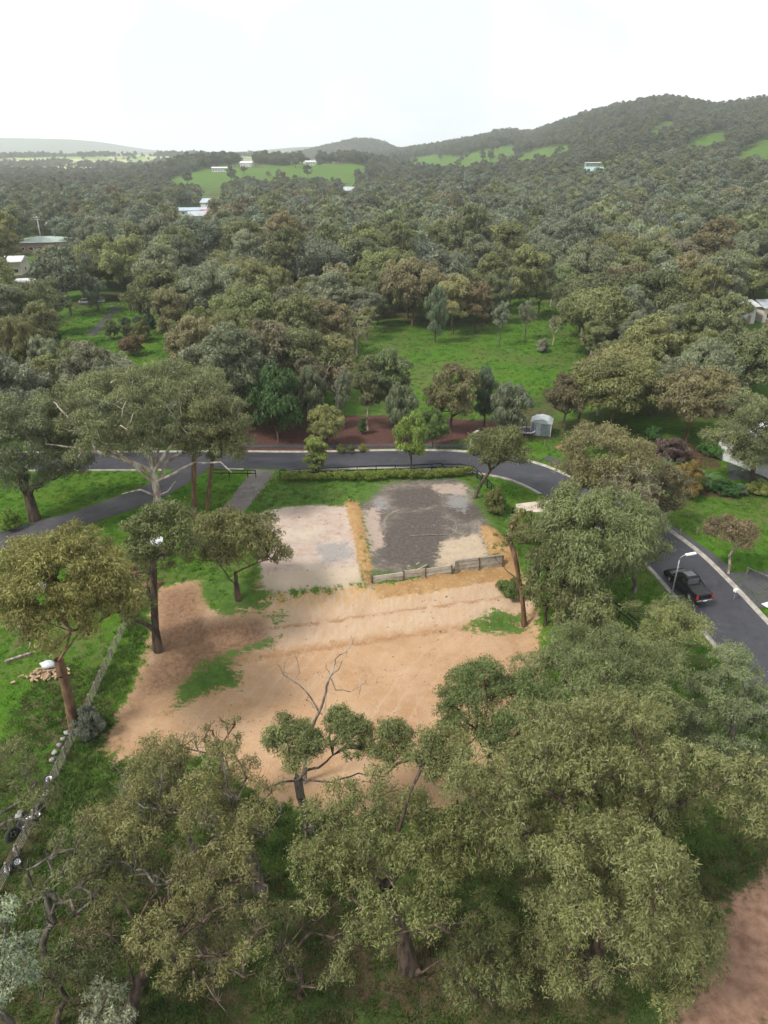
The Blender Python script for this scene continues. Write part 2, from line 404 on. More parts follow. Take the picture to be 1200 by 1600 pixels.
def ground_mat():
    m, t, b = new_mat('ground_surface')
    geo = N(t, 'NewGeometry').outputs['Position']
    def at(n): a = N(t, 'Attribute'); a.attribute_name = n; return a.outputs['Fac']
    n1 = noise_n(t, geo, .22, 5); n2 = noise_n(t, geo, 1.3, 6, .65); n3 = noise_n(t, geo, 6.0, 5, .7); n4 = noise_n(t, geo, .06, 4); n5 = noise_n(t, geo, .012, 4)
    def edge(a, amp=.5, soft=.1):
        v = math_n(t, 'ADD', a, math_n(t, 'MULTIPLY', math_n(t, 'SUBTRACT', n2, .5), amp * 2))
        v = math_n(t, 'ADD', v, math_n(t, 'MULTIPLY', math_n(t, 'SUBTRACT', n3, .5), amp))
        return rng_n(t, v, .5 - soft, .5 + soft)
    grass = mixc(t, rng_n(t, n2, .3, .7), (.031, .083, .008), (.058, .155, .0115))
    grass = mixc(t, rng_n(t, n1, .35, .7), grass, mixc(t, rng_n(t, n3, .35, .65), (.06, .098, .015), (.085, .165, .016)))
    grass = mixc(t, rng_n(t, n3, .52, .7, 0, .75), grass, (.026, .062, .009))
    n7 = noise_n(t, geo, 15, 3, .7); grass = mixc(t, rng_n(t, n7, .5, .75, 0, .5), grass, (.13, .17, .03))
    grass = mixc(t, math_n(t, 'MULTIPLY', rng_n(t, n4, .46, .62), rng_n(t, n2, .45, .6)), grass, (.105, .085, .05))
    # dull weedy mix of the close slope
    weed = mixc(t, rng_n(t, n2, .4, .6), (.032, .055, .014), mixc(t, rng_n(t, n1, .42, .6), (.085, .062, .035), (.05, .085, .02)))
    weed = mixc(t, rng_n(t, n3, .5, .75, 0, .6), weed, (.11, .08, .05))
    c = mixc(t, at('slope_weed'), grass, weed)
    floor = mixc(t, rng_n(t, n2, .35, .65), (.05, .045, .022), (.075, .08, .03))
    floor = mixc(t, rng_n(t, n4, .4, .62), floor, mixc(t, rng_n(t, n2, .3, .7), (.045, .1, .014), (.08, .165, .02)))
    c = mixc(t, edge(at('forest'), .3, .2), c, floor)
    field = mixc(t, rng_n(t, n5, .35, .65), (.13, .2, .06), (.36, .36, .19))
    c = mixc(t, at('field'), c, field)
    c = mixc(t, at('far'), c, mixc(t, rng_n(t, n5, .35, .65), (.035, .045, .04), (.055, .066, .05)))
    # bare earth
    dirt = mixc(t, rng_n(t, n1, .3, .7), (.425, .298, .2), (.39, .258, .16))
    dirt = mixc(t, rng_n(t, n2, .4, .75, 0, .7), dirt, (.445, .345, .265))
    mp = N(t, 'Mapping'); mp.inputs['Scale'].default_value = (1, 1, streak)
    t.links.new(N(t, 'TexCoord').outputs['Object'], mp.inputs['Vector'])
    f = noise_n(t, mp.outputs[0], scale, 6, .65)
    t.links.new(mixc(t, rng_n(t, f, .38, .62), c1, c2), b.inputs['Base Color'])
    b.inputs['Roughness'].default_value = .85; b.inputs['Specular IOR Level'].default_value = .2
    bn = N(t, 'Bump'); bn.inputs['Strength'].default_value = .6; bn.inputs['Distance'].default_value = .06
    t.links.new(noise_n(t, mp.outputs[0], scale * 3, 5), bn.inputs['Height']); t.links.new(bn.outputs[0], b.inputs['Normal'])
    return m
LEAF = leaf_mat('gum_leaf'); LEAF_FAR = leaf_mat('far_leaf', True)
BARK = {'dark': bark_mat('dark_bark', (.035, .026, .02), (.12, .085, .062)),
        'brown': bark_mat('brown_bark', (.09, .05, .032), (.2, .115, .07)),
        'pale': bark_mat('pale_bark', (.2, .13, .09), (.5, .43, .37), 1.6, .35),
        'limb': bark_mat('white_limb_bark', (.27, .2, .155), (.62, .56, .5), 1.6, .35),
        'dead': bark_mat('dead_wood', (.12, .09, .07), (.36, .3, .25), 2.2),
        'grey': bark_mat('grey_bark', (.05, .042, .036), (.17, .145, .122))}

# ------------------------------------------------------------------ ground areas (world XY outlines)
A_DIRT = GP([(402, 905), (430, 935), (575, 915), (800, 875), (830, 900), (842, 985), (850, 1060), (850, 1140), (790, 1220), (700, 1265), (560, 1275),
             (420, 1250), (330, 1180), (180, 1185), (200, 1110), (215, 1060), (245, 1010), (262, 930), (300, 940), (350, 960)])
A_TRACK = GP([(240, 920), (318, 905), (330, 960), (420, 955), (430, 1010), (330, 1060), (230, 1100), (185, 1180), (150, 1180), (205, 1080), (235, 1010)])
A_PALE = GP([(398, 808), (425, 792), (500, 788), (552, 792), (566, 912), (412, 926), (405, 870)])
A_MUD = GP([(556, 776), (575, 760), (640, 750), (715, 748), (745, 770), (760, 800), (770, 830), (765, 880), (600, 905), (580, 905), (572, 850)])
A_CREAM = GP([(690, 846), (745, 832), (762, 862), (765, 885), (680, 896)])
A_WET = [GP([(588, 838), (630, 800), (690, 795), (700, 850), (692, 884), (640, 892), (600, 880)]), GP([(690, 792), (790, 782), (792, 806), (720, 818)]), GP([(610, 765), (680, 760), (690, 790), (640, 800), (610, 790)])]
A_PINKY = [GP([(566, 800), (590, 790), (600, 850), (575, 870)]), GP([(670, 758), (725, 756), (735, 775), (690, 772)])]
A_SLATE = [GP([(490, 850), (545, 845), (552, 872), (505, 880)]), GP([(705, 770), (732, 775), (728, 800), (700, 790)]), GP([(585, 780), (600, 775), (605, 795), (588, 795)])]
A_BOTTOM = GP([(408, 895), (560, 885), (566, 912), (412, 926)])
A_CLAY = GP([(536, 776), (560, 778), (570, 830), (582, 905), (566, 915), (554, 850)])
A_CLAY2 = GP([(750, 822), (775, 826), (812, 868), (822, 920), (800, 940), (768, 876)])
A_CLAY3 = GP([(584, 914), (650, 905), (740, 888), (790, 890), (790, 905), (640, 930), (590, 935)])
A_MULCH = GP([(360, 704), (380, 668), (520, 650), (640, 650), (720, 655), (830, 665), (815, 690), (740, 682), (700, 695), (560, 703)])
A_MULCH2 = GP([(1005, 715), (1020, 690), (1060, 685), (1110, 705), (1130, 730), (1060, 738)])
A_MULCH3 = GP([(1085, 758), (1200, 765), (1200, 778), (1080, 774)])
A_RED = GP([(1140, 1410), (1230, 1340), (1250, 1600), (1120, 1640), (1020, 1620), (1095, 1540)])
A_LITTER = GP([(560, 1480), (700, 1440), (900, 1500), (980, 1560), (940, 1640), (760, 1620), (600, 1560)])
A_GRASSY = [ GP([(395, 760), (560, 752), (600, 760), (575, 785), (470, 790), (400, 800)]),
            GP([(310, 900), (345, 890), (420, 925), (425, 945), (350, 962), (315, 935)]),
            GP([(300, 1050), (345, 1020), (440, 995), (430, 1008), (360, 1030), (390, 1065), (310, 1090), (262, 1115), (280, 1070)]),
            GP([(415, 955), (445, 958), (440, 970), (418, 968)]),
            GP([(725, 980), (775, 950), (815, 960), (830, 985), (790, 992)]),
            GP([(730, 770), (780, 790), (830, 840), (870, 930), (835, 935), (800, 850), (760, 805)])]
F_PX = [
    [(255, 285), (300, 270), (330, 263), (420, 262), (480, 256), (545, 256), (575, 262), (550, 284), (480, 285), (420, 285), (330, 291), (290, 294)],
    [(635, 250), (680, 242), (720, 246), (735, 240), (800, 227), (805, 240), (770, 255), (735, 265), (690, 260), (650, 259)],
    [(798, 251), (830, 236), (885, 228), (888, 238), (850, 247), (815, 253)],
    [(1062, 232), (1128, 204), (1132, 221), (1085, 235)], [(1138, 252), (1210, 214), (1215, 242), (1165, 254)],
    [(1010, 214), (1046, 188), (1050, 192), (1018, 215)]]
F_GREEN = [GP(q) for q in F_PX]
MEADOW = [GP([(545, 570), (580, 528), (640, 505), (760, 515), (800, 500), (790, 450), (830, 425), (890, 420), (900, 480), (905, 560), (880, 605), (770, 650), (640, 640), (600, 600)]),
          GP([(40, 545), (150, 470), (230, 480), (290, 470), (290, 560), (240, 590), (180, 560), (60, 590), (0, 590), (0, 560)])]

ROAD = [(-130, 91), (-60, 91), (-20, 91.1), (4, 91.6), (10, 91.4), (14.5, 90.2), (18.5, 87.6), (21.6, 83.6), (24.6, 78), (27.6, 72.6), (30, 67), (31.8, 60.5), (33.2, 54), (34.6, 46), (36.5, 34), (39, 18)]
DRIVE_L = [(-25.2, 89.2), (-26.4, 86), (-28.6, 81.5), (-32, 77), (-37, 72.6), (-44, 68.4), (-54, 64.5), (-68, 61)]
GRAVEL = [(-15.9, 87.6), (-16.6, 83), (-17.6, 78), (-18.6, 74)]
DRIVE_F = GP([(183, 478), (165, 498), (140, 524)])
def catmull(P, n=8):
    P = [np.array(p, float) for p in P]; P = [2 * P[0] - P[1]] + P + [2 * P[-1] - P[-2]]; out = []
    for i in range(1, len(P) - 2):
        for k in range(n):
            t = k / n; a, b, c, d = P[i - 1:i + 3]
            out.append(.5 * (2 * b + (c - a) * t + (2 * a - 5 * b + 4 * c - d) * t * t + (3 * b - a - 3 * c + d) * t ** 3))
    out.append(P[-2]); return np.array(out)
ROADC = catmull(ROAD); DRIVEC = catmull(DRIVE_L)

# ------------------------------------------------------------------ ground sheet
def axis(a, b, step, far_a, far_b, g=1.09):
    c = list(np.arange(a, b + 1e-6, step)); s = step; lo = a; pre = []
    while lo > far_a: s *= g; lo -= s; pre.append(lo)
    s = step; hi = b; post = []
    while hi < far_b: s *= g; hi += s; post.append(hi)
    return np.array(pre[::-1] + c + post)
gx = axis(-38, 38, .66, -9000, 9000, 1.065); gy = axis(12, 98, .62, -150, 11000, 1.024)
XX, YY = np.meshgrid(gx, gy); ZZ = terrain(XX, YY)
nx, ny = len(gx), len(gy)
idx = np.arange(nx * ny).reshape(ny, nx)
GF = np.stack([idx[:-1, :-1], idx[:-1, 1:], idx[1:, 1:], idx[1:, :-1]], -1).reshape(-1, 4)
fx, fy = XX.ravel(), YY.ravel()
def mask(polys, w=1.5):
    if not isinstance(polys[0], list): polys = [polys]
    s = np.full(fx.shape, -1e9)
    for p in polys: s = np.maximum(s, poly_sd(p, fx, fy))
    return np.clip(.5 + s / (2 * w), 0, 1)
near = fy < 140
def amask(p, w=1.5): return np.where(near, mask(p, w), 0)
pxv = 600 + 1255 * fx / np.maximum(fy, 1)
farfield = sstep(1050, 1350, fy) * (1 - sstep(250, 330, pxv) * (1 - sstep(1300, 1700, fy))) * (1 - sstep(430, 560, pxv)) * (1 - sstep(4200, 5200, fy))
forest = sstep(93, 104, fy) * (1 - mask(MEADOW, 6) * 1.0)
forest = np.where(fy > 330, 1, forest) * (1 - mask(F_GREEN, 12)) * (1 - farfield)
attrs = {'dirt': amask([A_DIRT, A_TRACK], 2), 'pale': amask(A_PALE), 'mud': amask(A_MUD), 'cream': amask(A_CREAM), 'clay': amask([A_CLAY, A_CLAY2, A_CLAY3], .8),
         'mulch': amask([A_MULCH, A_MULCH2, A_MULCH3], 1), 'red': amask(A_RED, 2), 'litter': amask(A_LITTER, 3), 'grassy': amask(A_GRASSY, 1.6),
         'far': sstep(3600, 4600, fy), 'forest': forest, 'field': np.maximum(farfield, 0),
         'track': amask(A_TRACK, 3), 'wet': amask(A_WET, 1.6), 'pinky': amask(A_PINKY, 1.2), 'slate': amask(A_SLATE, 1.2), 'bottom': amask(A_BOTTOM, .8), 'bd': np.where(near & (poly_sd(LOT, fx, fy) > -1), fy - (61.6 + .24 * (fx + 1)), -50), 'slope_weed': np.where(near, sstep(46, 30, fy), 0)}

def ground_mat():
    m, t, b = new_mat('ground_surface')
    geo = N(t, 'NewGeometry').outputs['Position']
    def at(n): a = N(t, 'Attribute'); a.attribute_name = n; return a.outputs['Fac']
    n1 = noise_n(t, geo, .22, 5); n2 = noise_n(t, geo, 1.3, 6, .65); n3 = noise_n(t, geo, 6.0, 5, .7); n4 = noise_n(t, geo, .06, 4); n5 = noise_n(t, geo, .012, 4)
    def edge(a, amp=.5, soft=.1):
        v = math_n(t, 'ADD', a, math_n(t, 'MULTIPLY', math_n(t, 'SUBTRACT', n2, .5), amp * 2))
        v = math_n(t, 'ADD', v, math_n(t, 'MULTIPLY', math_n(t, 'SUBTRACT', n3, .5), amp))
        return rng_n(t, v, .5 - soft, .5 + soft)
    grass = mixc(t, rng_n(t, n2, .3, .7), (.031, .083, .008), (.058, .155, .0115))
    grass = mixc(t, rng_n(t, n1, .35, .7), grass, mixc(t, rng_n(t, n3, .35, .65), (.06, .098, .015), (.085, .165, .016)))
    grass = mixc(t, rng_n(t, n3, .52, .7, 0, .75), grass, (.026, .062, .009))
    n7 = noise_n(t, geo, 15, 3, .7); grass = mixc(t, rng_n(t, n7, .5, .75, 0, .5), grass, (.13, .17, .03))
    grass = mixc(t, math_n(t, 'MULTIPLY', rng_n(t, n4, .46, .62), rng_n(t, n2, .45, .6)), grass, (.105, .085, .05))
    # dull weedy mix of the close slope
    weed = mixc(t, rng_n(t, n2, .4, .6), (.032, .055, .014), mixc(t, rng_n(t, n1, .42, .6), (.085, .062, .035), (.05, .085, .02)))
    weed = mixc(t, rng_n(t, n3, .5, .75, 0, .6), weed, (.11, .08, .05))
    c = mixc(t, at('slope_weed'), grass, weed)
    floor = mixc(t, rng_n(t, n2, .35, .65), (.05, .045, .022), (.075, .08, .03))
    floor = mixc(t, rng_n(t, n4, .4, .62), floor, mixc(t, rng_n(t, n2, .3, .7), (.045, .1, .014), (.08, .165, .02)))
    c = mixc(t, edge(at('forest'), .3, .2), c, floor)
    field = mixc(t, rng_n(t, n5, .35, .65), (.13, .2, .06), (.36, .36, .19))
    c = mixc(t, at('field'), c, field)
    c = mixc(t, at('far'), c, mixc(t, rng_n(t, n5, .35, .65), (.035, .045, .04), (.055, .066, .05)))
    # bare earth
    dirt = mixc(t, rng_n(t, n1, .3, .7), (0.385, 0.252, 0.148), (0.318, 0.189, 0.0999))
    dirt = mixc(t, rng_n(t, n2, .4, .75, 0, .7), dirt, (0.422, 0.296, 0.196))
    mp = N(t, 'Mapping'); mp.inputs['Scale'].default_value = (.12, .9, 1); mp.inputs['Rotation'].default_value = (0, 0, .1); t.links.new(geo, mp.inputs[0])
    rut = noise_n(t, mp.outputs[0], 1.6, 6, .7, .6)
    dirt = mixc(t, rng_n(t, rut, .5, .68, 0, .4), dirt, (.32, .21, .13))
    dirt = mixc(t, rng_n(t, n3, .55, .8, 0, .35), dirt, (0.222, 0.141, 0.0814))
    bd = math_n(t, 'ADD', at('bd'), math_n(t, 'MULTIPLY', math_n(t, 'SUBTRACT', n2, .5), .9))
    bench = math_n(t, 'MULTIPLY', rng_n(t, bd, -6.9, -6.3), rng_n(t, bd, .2, 0.0))
    mp2 = N(t, 'Mapping'); mp2.inputs['Scale'].default_value = (1.4, .22, 1); t.links.new(geo, mp2.inputs[0]); strk = noise_n(t, mp2.outputs[0], 1.5, 5, .65, .8)
    dirt = mixc(t, math_n(t, 'MULTIPLY', bench, .6), dirt, mixc(t, rng_n(t, strk, .3, .7), (.44, .35, .27), (.39, .275, .175)))
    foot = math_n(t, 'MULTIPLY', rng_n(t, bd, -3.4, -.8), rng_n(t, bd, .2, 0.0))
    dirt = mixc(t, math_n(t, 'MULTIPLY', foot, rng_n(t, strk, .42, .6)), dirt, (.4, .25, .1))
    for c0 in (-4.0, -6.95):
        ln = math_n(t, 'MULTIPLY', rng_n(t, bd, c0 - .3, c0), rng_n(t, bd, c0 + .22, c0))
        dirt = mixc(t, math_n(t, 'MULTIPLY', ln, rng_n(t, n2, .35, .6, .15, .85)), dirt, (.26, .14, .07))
    n6 = noise_n(t, geo, 2.6, 6, .75)
    dirt = mixc(t, rng_n(t, n6, .56, .72, 0, .45), dirt, (.31, .21, .135)); dirt = mixc(t, rng_n(t, n6, .44, .3, 0, .5), dirt, (.44, .345, .26))
    def arcs(cx, cy, sc_):
        vd = N(t, 'VectorMath'); vd.operation = 'DISTANCE'; t.links.new(geo, vd.inputs[0]); vd.inputs[1].default_value = (cx, cy, -2)
        cb = N(t, 'CombineXYZ'); t.links.new(math_n(t, 'ADD', vd.outputs['Value'], math_n(t, 'MULTIPLY', n1, 1.5)), cb.inputs[0]); return noise_n(t, cb.outputs[0], sc_, 3, .7)
    ar = arcs(34, 30, 1.5); dirt = mixc(t, math_n(t, 'MULTIPLY', rng_n(t, ar, .53, .6), rng_n(t, n4, .4, .6, .05, .28)), dirt, (.32, .22, .14))
    dirt = mixc(t, math_n(t, 'MULTIPLY', rng_n(t, ar, .46, .4), rng_n(t, n4, .6, .4, .05, .22)), dirt, (.45, .35, .27))
    ar2 = arcs(5.5, 72, 1.6)
    trk = mixc(t, rng_n(t, n6, .35, .65), (0.141, 0.0851, 0.0518), (0.244, 0.148, 0.0925))
    dirt = mixc(t, rng_n(t, at('track'), .35, .8), dirt, trk)
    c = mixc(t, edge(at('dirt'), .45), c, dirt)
    pale = mixc(t, rng_n(t, n2, .35, .7), (0.367, 0.303, 0.258), (0.322, 0.231, 0.18)); pale = mixc(t, rng_n(t, n1, .45, .65), pale, (0.399, 0.335, 0.271))
    pale = mixc(t, rng_n(t, rut, .58, .7, 0, .6), pale, (0.244, 0.212, 0.187))
    c = mixc(t, edge(at('pale'), .3), c, pale)
    mud = mixc(t, rng_n(t, n1, .35, .65), (0.1, 0.0869, 0.0773), (0.174, 0.145, 0.123)); mud = mixc(t, rng_n(t, n2, .52, .7), mud, (0.0644, 0.074, 0.0322))
    rut2 = noise_n(t, geo, .5, 6, .7, 2.2)
    mud = mixc(t, rng_n(t, rut2, .52, .66, 0, .75), mud, (0.244, 0.199, 0.171)); mud = mixc(t, rng_n(t, n3, .5, .75, 0, .5), mud, (0.0708, 0.0612, 0.0547))
    mud = mixc(t, rng_n(t, ar2, .53, .61, 0, .55), mud, (.085, .073, .064)); mud = mixc(t, rng_n(t, ar2, .45, .38, 0, .5), mud, (.26, .215, .18))
    mud = mixc(t, edge(at('wet'), .7, .2), mud, mixc(t, rng_n(t, n6, .35, .65), (0.0653, 0.0574, 0.0522), (0.109, 0.0914, 0.08)))
    mud = mixc(t, edge(at('pinky'), .7, .15), mud, (0.313, 0.244, 0.204))
    c = mixc(t, edge(at('mud'), .9, .3), c, mud)
    c = mixc(t, edge(at('cream'), .5, .14), c, mixc(t, rng_n(t, n2, .3, .7), (0.399, 0.322, 0.225), (0.322, 0.258, 0.193)))
    c = mixc(t, math_n(t, 'MULTIPLY', edge(at('slate'), .8, .2), .75), c, mixc(t, rng_n(t, n3, .4, .6), (0.174, 0.174, 0.174), (0.261, 0.252, 0.244)))
    c = mixc(t, math_n(t, 'MULTIPLY', edge(at('bottom'), .3, .15), .8), c, (0.383, 0.309, 0.226))
    clay = mixc(t, rng_n(t, n2, .35, .65), (0.322, 0.2, 0.087), (0.261, 0.144, 0.0609)); clay = mixc(t, rng_n(t, n6, .48, .68), clay, (0.365, 0.27, 0.157)); clay = mixc(t, rng_n(t, n6, .42, .3, 0, .6), clay, (0.191, 0.104, 0.0478))
    c = mixc(t, edge(at('clay'), .5), c, clay)
    mul = mixc(t, rng_n(t, n3, .3, .7), (.05, .024, .02), (.12, .062, .05))
    c = mixc(t, edge(at('mulch'), .35), c, mul)
    c = mixc(t, edge(at('red'), .5, .18), c, mixc(t, rng_n(t, n2, .3, .7), (.15, .085, .058), (.27, .165, .115)))
    c = mixc(t, math_n(t, 'MULTIPLY', edge(at('litter'), .7, .25), .55), c, mixc(t, rng_n(t, n3, .35, .65), (.06, .04, .026), (.13, .085, .055)))
    gp = mixc(t, rng_n(t, n2, .35, .65), (.048, .095, .02), (.08, .14, .026))
    gn = noise_n(t, mp.outputs[0], 3.2, 6, .75, .4)
    c = mixc(t, math_n(t, 'MULTIPLY', edge(at('grassy'), .75, .12), rng_n(t, math_n(t, 'ADD', gn, math_n(t, 'MULTIPLY', at('grassy'), .3)), .52, .66)), c, gp)
    t.links.new(c, b.inputs['Base Color'])
    b.inputs['Roughness'].default_value = .95; b.inputs['Specular IOR Level'].default_value = .05
    bn = N(t, 'Bump'); bn.inputs['Strength'].default_value = .7; bn.inputs['Distance'].default_value = .12
    hh = math_n(t, 'ADD', n3, math_n(t, 'MULTIPLY', n2, 1.6))
    t.links.new(hh, bn.inputs['Height']); t.links.new(bn.outputs[0], b.inputs['Normal'])
    return m
gme = mesh_np('ground', np.stack([fx, fy, ZZ.ravel()], -1), GF, ground_mat(), True, None, {k: ('POINT', v) for k, v in attrs.items()})
ground = tag(link('ground', gme), 'rolling ground of grass, bare tan earth and distant paddocks', kind='structure')

# ------------------------------------------------------------------ roads, kerbs, paths
def asphalt_mat(name, c1, c2, rough=.75):
    m, t, b = new_mat(name); geo = N(t, 'NewGeometry').outputs['Position']
    n1 = noise_n(t, geo, .25, 4); n2 = noise_n(t, geo, 9, 4, .7)
    c = mixc(t, rng_n(t, n1, .3, .7), c1, c2); c = mixc(t, rng_n(t, n2, .45, .75, 0, .35), c, tuple(x * 1.7 for x in c2))
    n8 = noise_n(t, geo, .8, 5, .7, 1.5); c = mixc(t, rng_n(t, n8, .56, .64, 0, .55), c, tuple(x * 1.5 for x in c2)); c = mixc(t, rng_n(t, n8, .44, .38, 0, .5), c, tuple(x * .6 for x in c1))
    t.links.new(c, b.inputs['Base Color'])
    t.links.new(rng_n(t, n1, .35, .65, rough - .2, rough + .1), b.inputs['Roughness'])
    bn = N(t, 'Bump'); bn.inputs['Strength'].default_value = .25; bn.inputs['Distance'].default_value = .02
    t.links.new(n2, bn.inputs['Height']); t.links.new(bn.outputs[0], b.inputs['Normal'])
    return m
ASPH = asphalt_mat('street_asphalt', (.025, .025, .031), (.034, .034, .042))
ASPH2 = asphalt_mat('drive_asphalt', (.033, .031, .035), (.05, .047, .051))
GRAV = asphalt_mat('gravel_track', (.07, .06, .055), (.14, .122, .11), .9)
CONC = simple_mat('kerb_concrete', (.3, .275, .245), .85, .15, 1.5)
PINK = simple_mat('driveway_concrete', (.47, .38, .32), .85, .1, .8)
def offset_line(C, off):
    T = np.gradient(C, axis=0); T /= np.linalg.norm(T, axis=1)[:, None]
    return C + np.stack([-T[:, 1], T[:, 0]], -1) * off          # left of travel = +
def ribbon(name, C, w0, w1, mat, lift, cols=6, label=None, soft=0.0, seed=0):
    """flat sheet between offsets w0..w1 of a line, draped on the ground"""
    rg = np.random.default_rng(seed)
    V = []
    for j in range(cols + 1):
        o = w0 + (w1 - w0) * j / cols
        jit = 0
        if soft and j in (0, cols): jit = (rg.random(len(C)) - .5) * soft
        L = offset_line(C, 0) if False else C + (offset_line(C, 1.0) - C) * (o + (jit if np.isscalar(jit) else jit[:, None]))
        V.append(np.column_stack([L, terrain(L[:, 0], L[:, 1]) + lift]))
    V = np.array(V).transpose(1, 0, 2).reshape(-1, 3); n = cols + 1
    F = [[i * n + j, (i + 1) * n + j, (i + 1) * n + j + 1, i * n + j + 1] for i in range(len(C) - 1) for j in range(cols)]
    me = mesh_np(name, V, np.array(F), mat, True)
    import bmesh
    bm = bmesh.new(); bm.from_mesh(me)
    for f in bm.faces:
        if f.normal.z < 0: f.normal_flip()
    bm.to_mesh(me); bm.free()
    return tag(link(name, me), label, kind='structure')
def resample(C, step):
    s = np.r_[0, np.cumsum(np.linalg.norm(np.diff(C, axis=0), axis=1))]; q = np.arange(0, s[-1], step)
    return np.column_stack([np.interp(q, s, C[:, 0]), np.interp(q, s, C[:, 1])])
RC = resample(ROADC, .7); DC = resample(DRIVEC, .7)
ribbon('road', RC, -3.1, 3.1, ASPH, .05, 10, 'dark asphalt street bending around the corner of the block')
def kerb(C, off, side, name):
    prof = [(0, .03), (.0, .06), (.32, .09), (.36, .16), (.5, .17), (.52, .0)]; V = []
    for o, h in prof:
        L = C + (offset_line(C, 1.0) - C) * (off + side * o); V.append(np.column_stack([L, terrain(L[:, 0], L[:, 1]) + h]))
    V = np.array(V).transpose(1, 0, 2).reshape(-1, 3); n = len(prof)
    F = np.array([[i * n + j, (i + 1) * n + j, (i + 1) * n + j + 1, i * n + j + 1] for i in range(len(C) - 1) for j in range(n - 1)])
    if side < 0: F = F[:, ::-1]
    return tag(link(name, mesh_np(name, V, F[:, ::-1], CONC)), 'pale concrete kerb and channel along the street', kind='structure')
def cut(C, gaps):
    """pieces of a line leaving out circles (x,y,r)"""
    keep = np.ones(len(C), bool)
    for x, y, r in gaps: keep &= np.hypot(C[:, 0] - x, C[:, 1] - y) > r
    out = []; cur = []
    for p, k in zip(C, keep):
        if k: cur.append(p)
        elif len(cur) > 2: out.append(np.array(cur)); cur = []
        else: cur = []
    if len(cur) > 2: out.append(np.array(cur))
    return out
for piece in cut(RC, []): kerb(piece, 3.1, 1, 'kerb')
for piece in cut(RC, [(-25.2, 91, 4), (-15.9, 91, 2.6), (22.6, 79, 3.2)]): kerb(piece, -3.1, -1, 'kerb')
ribbon('driveway', DC, -2.1, 2.1, ASPH2, .04, 6, 'grey asphalt side lane running down through the grass', .3)
ribbon('path', resample(catmull(GRAVEL), .6), -1.5, 1.5, GRAV, .03, 6, 'grey gravel track entering the block from the street', .6, 3)
def patch(name, pts, mat, lift, label, n=8):
    P = [np.array(p) for p in pts]; V = []; F = []
    for i in range(n + 1):
        for j in range(n + 1):
            a = P[0] + (P[1] - P[0]) * i / n; b2 = P[3] + (P[2] - P[3]) * i / n; q = a + (b2 - a) * j / n
            V.append((q[0], q[1], tz(q[0], q[1]) + lift))
    for i in range(n):
        for j in range(n): k = i * (n + 1) + j; F.append([k, k + n + 1, k + n + 2, k + 1])
    V = np.array(V); F = np.array(F)
    a, b2, c2 = V[F[0][0]], V[F[0][1]], V[F[0][2]]
    if np.cross(b2 - a, c2 - a)[2] < 0: F = F[:, ::-1]
    return tag(link(name, mesh_np(name, V, F, mat, True)), label, kind='structure')
patch('driveway', GP([(806, 788), (868, 781), (872, 800), (806, 802)]), PINK, .07, 'pale pink concrete driveway apron between street and gate')
patch('driveway', GP([(1128, 896), (1260, 890), (1330, 960), (1182, 950)]), ASPH2, .065, 'dark asphalt driveway crossing opposite the parked pickup')
patch('driveway', GP([(1135, 712), (1260, 705), (1260, 752), (1138, 750)]), ASPH, .04, 'dark asphalt parking court in front of the pale house')
patch('driveway', GP([(178, 478), (190, 480), (150, 525), (133, 524)]), ASPH2, .05, 'straight dark asphalt driveway across the far grass')
FP = resample(catmull([tuple(p) for p in GP([(852, 714), (880, 727), (930, 757), (990, 792), (1040, 822), (1090, 856), (1140, 897)])]), .8)
ribbon('footpath', FP, -.7, .7, ASPH2, .05, 4, 'narrow dark asphalt footpath along the street verge', .15)
ribbon('footpath', resample(catmull([(-30, 96.9), (-10, 97), (4, 97), (12, 96.3), (17, 95)]), .8), -.6, .6, ASPH2, .05, 4, 'dark footpath beside the red mulch bank', .15)
# ------------------------------------------------------------------ tree builder
def unit(a): return a / (np.linalg.norm(a, axis=-1, keepdims=True) + 1e-9)
def crown_clumps(rg, c, a, ay, b, n, rf, lump=.25, bottom=-.5, inner=.5, outer=.9, lobes=None):
    """clump centres over a handful of uneven lobes that fill an ellipsoid; returns (centres, radii)"""
    m = lobes or (3 if n < 14 else (5 if n < 34 else 7)); D = []
    for i in range(m):
        best, bd = None, -1
        for k in range(12):
            d = unit(rg.normal(size=3)); d[2] = np.clip(d[2], max(bottom, -.7) * .8, .85); d = unit(d)
            q = min((np.linalg.norm(d - e) for e in D), default=9)
            if q > bd: best, bd = d, q
        D.append(best)
    LR = np.clip(rg.normal(.52, .09 + lump * .25, m), .33, .72); LC_ = np.array(D) * (1.02 - LR)[:, None] * rg.uniform(.8, 1.05, (m, 1))
    wt = LR ** 2 / (LR ** 2).sum(); C = []
    for i in range(n):
        best, bd = None, -1
        for k in range(10):
            j = rg.choice(m, p=wt); d = unit(rg.normal(size=3))
            if d[2] < bottom: d[2] = -d[2] * rg.uniform(.2, 1); d = unit(d)
            p = LC_[j] + d * LR[j] * rg.uniform(.72, 1.0)
            dd = np.linalg.norm(LC_ - p, axis=1) / LR
            if (dd < .62).any(): continue
            q = min((np.linalg.norm(p - s_) for s_ in C), default=9)
            if q > bd: best, bd = p, q
        if best is None: best = LC_[j] + d * LR[j] * .8
        C.append(best)
    C = np.array(C)
    return C * np.array([a, ay, b]) + np.asarray(c), rg.uniform(.72, 1.3, n) * rf * min(a, ay)
